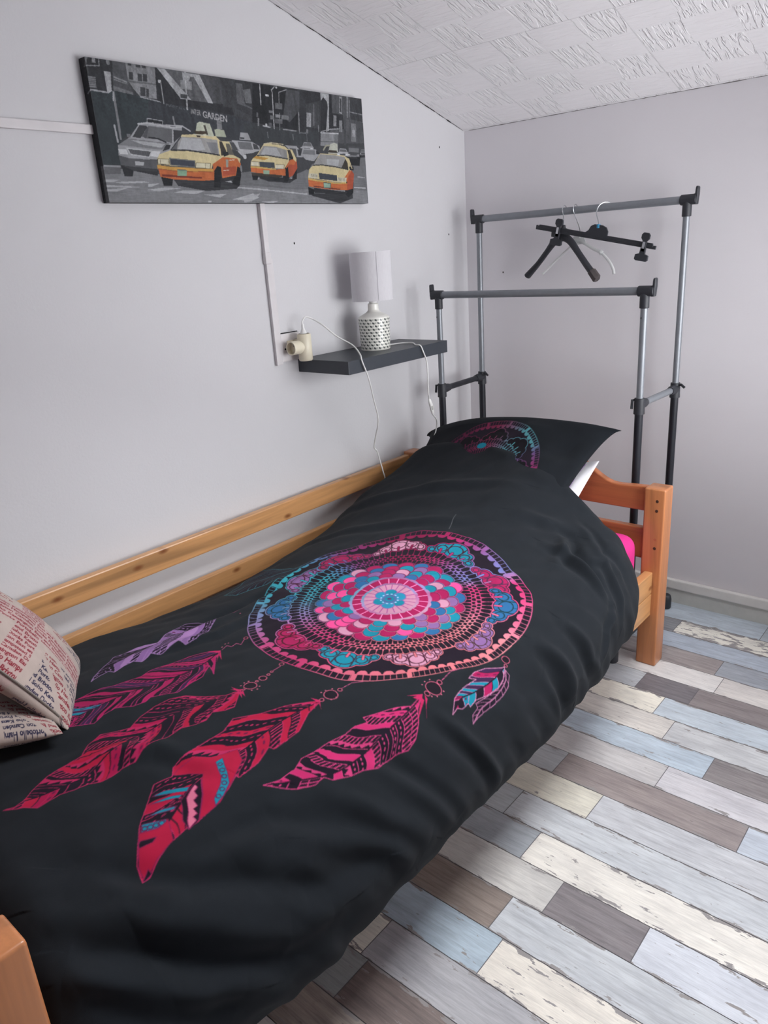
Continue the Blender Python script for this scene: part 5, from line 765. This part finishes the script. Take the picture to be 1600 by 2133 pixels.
pl, pf = pad('pillow', [(.07,-.90,.42), (.815,-.88,.42), (.852,-.455,.745), (.085,-.42,.640)], .046, pillow_print(), 420, 320, .19, black_cotton, wr=.012, seed=3, power=.40, pp=.42, pv=.06, back=1.5, arch=.056)
tag(pl, 'black pillow with a printed lace dreamcatcher, propped against the headboard', 'pillow')
def white_col(u, v, back):
    z = np.empty(u.shape+(3,)); z[:] = (228, 226, 232); m_ = (np.abs(u-.93) < .014) & (np.abs((v*5) % 1-.5) < .28); z[m_] = (186, 140, 208); return z
wp, _ = pad('pillow', [(.14,-.86,.425), (.805,-.80,.445), (.795,-.478,.650), (.15,-.45,.53)], .035, white_col, 120, 100, .03, attr_mat('white_cotton', .85, .1, 900, .2), wr=.004, seed=9)
tag(wp, 'white pillow with small purple marks, peeking out under the black pillow', 'pillow')
WORDS = ['Hampstead', 'Soho', 'Kensington', 'East end', 'Brixton', 'Camden', 'Docks', 'Portobello']
def cushion_text(flip=False):
    S_ = .36; r = Ras(0, 0, S_, S_, .0008, (166, 152, 145)); rnd = random.Random(2 if flip else 1)
    rd, nv_ = (120, 34, 46), (38, 36, 62)
    ink = Ras(0, 0, S_, S_, .0008, (0, 0, 0)); cache = {w: text_tris(w, .03) for w in WORDS}
    y = .006; row = 0
    while y < S_-.008:
        x = -.04-rnd.random()*.05; k = row*3
        while x < S_:
            w = WORDS[k % len(WORDS)]; tr_, wd = cache[w]
            for q in tr_: ink.poly(q*np.array([.0138, .0138])+np.array([x, y]), (255, 255, 255))
            x += wd*.0138+.005; k += 1
        y += .0150; row += 1
    X, Y = np.meshgrid(r.xs, r.ys); u = X/S_; v = Y/S_; a, b = np.abs(u-.5), np.abs(v-.5)
    cross = (a < .085) | (b < .10); gap = ~cross & ((a < .15) | (b < .175)); d = (v-.5)-(u-.5)*np.sign((u-.5)*(v-.5))*1.0; d = np.abs(np.abs(v-.5)-np.abs(u-.5)); diag = ~cross & ~gap & (d < .055); dg = ~cross & ~gap & ~diag & (d < .10)
    on = ink.a[..., 0] > 128; r.a[cross] = (170, 148, 144)
    r.a[on & (cross | diag)] = rd; r.a[on & ~cross & ~gap & ~diag & ~dg] = nv_
    def f(uu, vv, back):
        if flip ^ bool(back): uu, vv = 1-uu, 1-vv
        return r.sample(uu*S_, vv*S_)
    return f
cmat = attr_mat('printed_linen', .9, .1, 500, .4)
A_, B_, w_ = np.array([.238,-1.92,.468]), np.array([.53,-2.094,.512]), np.array([-.227,-.511,.829])
t = thing('cushion', (.38, -2.01, .48), 'cream cushion printed with red and blue district names, leaning on top of the other', 'cushion', 'cream cushions with printed words')
o, cf = pad('cover', [tuple(B_+w_*.34), tuple(B_), tuple(A_), tuple(A_+w_*.34)], .055, cushion_text(), 420, 420, .025, cmat, t, wr=.003, seed=5, org=(.38, -2.01, .48), power=.5, back=.8)
zp = MB((.38, -2.01, .48)); zl = [cf(u_, .020, .056*math.sqrt(16*u_*(1-u_)*.020*.98)) for u_ in np.linspace(.15, .93, 24)]; zp.tube(zl, .0022, 6); zz = zp.build('zip', plain('zip_grey', (120,112,106), .6), t)
q = Vector(cf(.90, .02, .012)); MB((.38, -2.01, .48)).tube([q+Vector((.012, -.006, .004)), q+Vector((.020, -.008, -.014))], [.003, .0045], 8, flat=.4).build('zip_pull', M['steel'], t)
MB((.38, -2.01, .48)).prism([(0, -.007), (.024, -.009), (.026, .008), (0, .008)], .004, tuple(A_+np.array([-.004, -.002, .010])), (.75, .66, .0), (0, .0, 1)).build('fabric_tab', plain('tab_cream', (206,196,190), .9), t)
o, cf2 = pad('cushion', [(.235,-2.04,.50), (.19,-2.30,.57), (.455,-2.350,.572), (.572,-2.120,.540)], .042, cushion_text(False), 360, 360, .05, cmat, None, wr=.003, seed=8)
tag(o, 'cream cushion printed with upside-down blue words, lying beneath the leaning one', 'cushion', 'cream cushions with printed words')
# ---------------------------------------------------------------- clothes rack
YB, YFR = -.10, -.38
rk = thing('clothes_rack', (.5, -.24, 0), 'grey and black metal double clothes rack with two bars behind the headboard', 'clothes rack'); P = (.5, -.24, 0)
for (y, xl, xr, z) in ((YB, .124, .877, 1.388), (YFR, .134, .872, 1.143)):
    MB(P).tube([(xl+.005, y, z), (xr-.005, y, z)], .0118, 20).build('hanging_bar', M['grey_metal'], rk, True)
    for (x, s) in ((xl, -1), (xr, 1)):
        MB(P).tube([(x, y, .812), (x, y, z-.03)], .0102, 20).build('upper_pole', M['grey_metal'], rk, True)
        MB(P).tube([(x, y, .03), (x, y, .81)], .0125, 20).build('lower_pole', M['black_metal'], rk, True)
        c_ = MB(P).tube([(x-s*.020, y, z), (x+s*.028, y, z)], .0152, 24).tube([(x, y, z), (x, y, z-.048)], .0138, 24)
        c_.prism([(0, -.0152), (.010, -.0152), (.0125, .012), (.0125, .032), (.0105, .036), (.0065, .036), (.005, .030), (.004, .0152), (0, .0152)], .020, (x+s*.020, y, z), (s, 0, 0), (0, 0, 1))
        c_.build('corner_joint', M['black_plastic'], rk, True, bevel=.002)
        k_ = MB(P).tube([(x, y, .784), (x, y, .832)], [.0165, .0150], 20)
        sg = 1 if y == YFR else -1
        k_.tube([(x, y, .812), (x, y+sg*.030, .812), (x, y+sg*.045, .812)], [.0155, .0150, .0125], 16)
        k_.build('clamp_joint', M['black_plastic'], rk, True)
        if y == YFR: MB(P).lathe((x-.0102*math.sin(.3), y-.0098, z-.075), [(0, 0), (.0028, 0), (.0028, .001), (0, .001)], 12, 'y').build('adjustment_hole', M['dark_hole'], rk)
        MB(P).tube([(x+(.012 if y == YB else -.016), y-.004, .826), (x+(.022 if y == YB else -.019), y-.008, .828), (x+(.034 if y == YB else -.019), y-.012, .820 if y == YB else .80)], .0042, 8).build('clamp_lever', M['black_plastic'], rk, True)
for (xa, xb, mt_) in ((.124, .134, 'black_metal'), (.877, .872, 'grey_metal')):
    MB(P).tube([(xa, YB-.02, .812), (xb, YFR+.02, .812)], .0105, 16).build('side_bar', M[mt_], rk, True)
    MB(P).tube([((xa+xb)/2, -.055, .034), ((xa+xb)/2, -.535, .034)], .0125, 16).build('base_bar', M['black_metal'], rk, True)
for x in (.129, .8745):
    for y in (-.068, -.525):
        MB(P).lathe((x+.008, y, .0), [(0, 0), (.016, 0), (.019, .004), (.019, .036), (.016, .05), (.010, .055), (0, .056)], 20).build('foot', M['black_plastic'], rk, True)
# ---------------------------------------------------------------- hangers
def hook(P, base, top, r, w, turn):
    """wire hook: rises from base, loops over the bar at top; bar runs along x, hook plane spans y"""
    bx, by, bz = base; pts = [(bx, by, bz), (bx, by, bz+.022)]
    cx, cy, cz = top; R_ = .0155
    for k in range(15):
        a = math.radians(-55+turn*0+k*17); pts.append((cx+w*.2*math.sin(a)*R_, cy-math.cos(a)*R_, cz+math.sin(a)*R_))
    return spline(pts, 4)
bar_z = 1.388
# black jacket hanger
t = thing('jacket_hanger', (.458, -.10, 1.20), 'black plastic jacket hanger with drooping arms, first on the upper bar', 'hanger', 'hangers on the upper rail'); P = (.458, -.10, 1.20)
MB(P).tube(hook(P, (.467, -.103, 1.337), (.468, -.10, 1.3905), .0015, 0, 0), .0016, 8).build('hook', M['steel'], t, True)
body = MB(P); cx, cz = .462, 1.309
pl_ = lambda x: -.103-(x-.462)*.30
Larm = [(.456, 1.306, .017), (.425, 1.290, .013), (.395, 1.262, .0105), (.352, 1.222, .0105), (.300, 1.181, .0135)]
Rarm = [(.470, 1.308, .017), (.500, 1.290, .014), (.535, 1.252, .012), (.575, 1.208, .0125), (.607, 1.176, .0135)]
for arm in (Larm, Rarm):
    s_ = spline([(x, pl_(x), z) for x, z, w in arm], 6); w = list(np.interp(np.linspace(0, 1, len(s_)), np.linspace(0, 1, len(arm)), [a[2] for a in arm])); body.tube(s_, w, 14, flat=.85, up=(0, -1, .3))
body.prism([(-.022, -.020), (.030, -.020), (.030, .008), (.018, .020), (.0, .026), (-.014, .014), (-.044, .016), (-.046, -.002), (-.024, -.006)], .012, (.462, -.103, 1.312), (1, -.3, 0), (0, 0, 1))
body.tube([(.466, -.103, 1.325), (.467, -.103, 1.345)], [.010, .006], 10)
body.build('hanger_body', M['black_plastic'], t, True)
MB(P).tube([(.592, pl_(.592), 1.192), (.612, pl_(.612), 1.170), (.616, pl_(.616), 1.166)], [.0148, .0155, .011], 7, up=(0, -1, .3)).build('end_pad', plain('worn_brown_rubber', (70,64,64), .8), t, True)
# translucent hanger
t = thing('plastic_hanger', (.52, -.085, 1.20), 'translucent white plastic hanger, middle one on the upper bar', 'hanger', 'hangers on the upper rail'); P = (.52, -.085, 1.20)
MB(P).tube(hook(P, (.519, -.088, 1.308), (.508, -.10, 1.3905), .0015, 0, 0), .0015, 8).build('hook', M['steel'], t, True)
b_ = MB(P); Ra = [(.505, 1.290), (.535, 1.283), (.570, 1.264), (.606, 1.247), (.634, 1.222), (.650, 1.198), (.655, 1.180)]; La = [(.52, 1.290), (.485, 1.272), (.445, 1.240), (.405, 1.205), (.385, 1.188)]
b_.tube(spline([(x, -.088+(x-.52)*-.15, z) for x, z in Ra], 6), .0052, 10, flat=.7); b_.tube(spline([(x, -.078+(x-.52)*.15, z) for x, z in La], 6), .0038, 10, flat=.7)
b_.prism([(-.035, -.018), (.03, -.010), (.02, .012), (.0, .022), (-.02, .012)], .004, (.515, -.086, 1.292), (1, -.1, 0), (0, 0, 1)); b_.tube([(.519, -.088, 1.30), (.519, -.088, 1.315)], .0045, 8)
b_.tube([(.601, -.1, 1.251), (.607, -.1, 1.247)], .0075, 8)
b_.build('hanger_body', M['clear'], t, True)
# clip hanger
t = thing('clip_hanger', (.607, -.13, 1.25), 'long black trouser hanger with two clips and a blue size marker, right of the others', 'hanger', 'hangers on the upper rail'); P = (.607, -.13, 1.25)
MB(P).tube(spline([(.606, -.130, 1.338), (.603, -.130, 1.352), (.596, -.127, 1.372), (.600, -.118, 1.394), (.612, -.104, 1.4035), (.626, -.090, 1.400), (.632, -.082, 1.386)], 6), .0016, 8).build('hook', M['steel'], t, True)
e0, e1 = Vector((.379, -.13, 1.346)), Vector((.799, -.13, 1.258)); d_ = (e1-e0).normalized()
hb = MB(P); hb.prism([(0, -.0085), (.43, -.0085), (.43, .0025), (.423, .0025), (.421, -.001), (.417, .0085), (.262, .0085), (.262, .020), (.254, .032), (.240, .037), (.212, .037), (.200, .030), (.194, .016), (.184, .0085), (.012, .0085), (.008, .001), (.004, .006), (0, .006)], .008, tuple(e0), tuple(d_), (0, 0, 1))
hb.prism([(.01, -.003), (.42, -.003), (.42, .001), (.01, .001)], .011, tuple(e0), tuple(d_), (0, 0, 1))
hb.build('hanger_body', M['black_plastic'], t, bevel=.001)
MB(P).tube([(.606, -.13, 1.326), (.606, -.13, 1.338)], .0062, 14).build('size_marker', M['blue_plastic'], t, True)
for s0 in (.088, .394):
    c = e0+d_*s0; cl = MB(P)
    cl.prism([(-.006, -.02), (.006, -.02), (.007, .012), (.0135, .020), (.0135, .031), (.008, .037), (-.008, .037), (-.0135, .031), (-.0135, .020), (-.007, .012)], .007, (c.x, -.139, c.z), tuple(d_), (.1, 0, 1))
    cl.prism([(-.008, -.005), (.008, -.005), (.009, -.026), (.021, -.030), (.022, -.044), (.017, -.048), (-.017, -.048), (-.022, -.044), (-.021, -.030), (-.009, -.026)], .009, (c.x, -.138, c.z), tuple(d_), (.1, 0, 1))
    co_ = cl.build('clip', M['black_plastic'], t, bevel=.001)
    MB(P).prism([(-.004, -.010), (.004, -.010), (.004, .010), (-.004, .010)], .002, (c.x, -.1435, c.z), tuple(d_), (.1, 0, 1)).build('spring', M['steel'], co_)
# ---------------------------------------------------------------- small marks on the walls
for (loc, ax, lab) in (((0, -.918, 1.339), 'x', 'small dark screw hole in the left wall left of the lamp shade'), ((0, -.119, 1.344), 'x', 'small dark mark on the left wall beside the clothes rack'), ((0, -.159, 1.640), 'x', 'tiny dark nail in the left wall just below the ceiling slope'), ((.163, 0, 1.195), 'y', 'small grey mark on the back wall under the left of the rack bar')):
    m_ = MB().lathe((0, 0, 0), [(0, .0012), (.0028, .001), (.003, 0), (0, 0)], 12, ax)
    if ax == 'y': m_ = MB().lathe((0, 0, 0), [(0, -.0012), (.0028, -.001), (.003, 0), (0, 0)], 12, ax)
    o = m_.build('nail', M['dark_hole']); o.location = loc; o.scale = (.8, .8, 1.2); tag(o, lab, 'nail')
# ---------------------------------------------------------------- light
w = bpy.data.worlds.new('world'); SC.world = w; w.use_nodes = True; nt = w.node_tree; bgn = nt.nodes['Background']; bgn.inputs[0].default_value = (.93, .96, 1, 1); bgn.inputs[1].default_value = 4
def area(name, loc, rot, sx, sy, e, col):
    l = bpy.data.lights.new(name, 'AREA'); l.shape = 'RECTANGLE'; l.size = sx; l.size_y = sy; l.energy = e; l.color = col
    o = bpy.data.objects.new(name, l); COL.objects.link(o); o.location = loc; o.rotation_euler = rot; return o
# area lamps added as daylight outside the two guessed, unseen windows
area('guessed_window_daylight', (XR+.16, (WY0+WY1)/2, (WZ0+WZ1)/2), (0, math.radians(90), 0), WZ1-WZ0, WY1-WY0, 27, (.985, .985, .995))
area('guessed_roof_daylight', ((RX0+RX1)/2, (RY0+RY1)/2+.05, ceil((RY0+RY1)/2)+.18), (-ang, 0, 0), RX1-RX0, RY1-RY0, 46, (.985, .985, .995))
# ---------------------------------------------------------------- camera
F_, PIT, YAW, ROL, CP = (1546.454, -0.336343, -0.725937, -0.067560, (1.7471, -2.5616, 1.2975))
cam = bpy.data.cameras.new('camera'); co = bpy.data.objects.new('camera', cam); COL.objects.link(co); SC.camera = co
cam.sensor_fit = 'VERTICAL'; cam.sensor_height = 24; cam.lens = 24*F_/2133; cam.clip_start = .02
f = Vector((math.sin(YAW)*math.cos(PIT), math.cos(YAW)*math.cos(PIT), math.sin(PIT))); r_ = Vector((math.cos(YAW), -math.sin(YAW), 0)); u_ = r_.cross(f)
r2 = math.cos(ROL)*r_+math.sin(ROL)*u_; u2 = -math.sin(ROL)*r_+math.cos(ROL)*u_
R3 = Matrix((r2, u2, -f)).transposed(); co.matrix_world = Matrix.Translation(Vector(CP)) @ R3.to_4x4()
SC.view_settings.view_transform = 'Standard'; SC.view_settings.look = 'None'; SC.view_settings.gamma = 1; SC.view_settings.use_curve_mapping = False; SC.view_settings.exposure = -0.08
SC.cycles.max_bounces = 10; SC.cycles.diffuse_bounces = 6
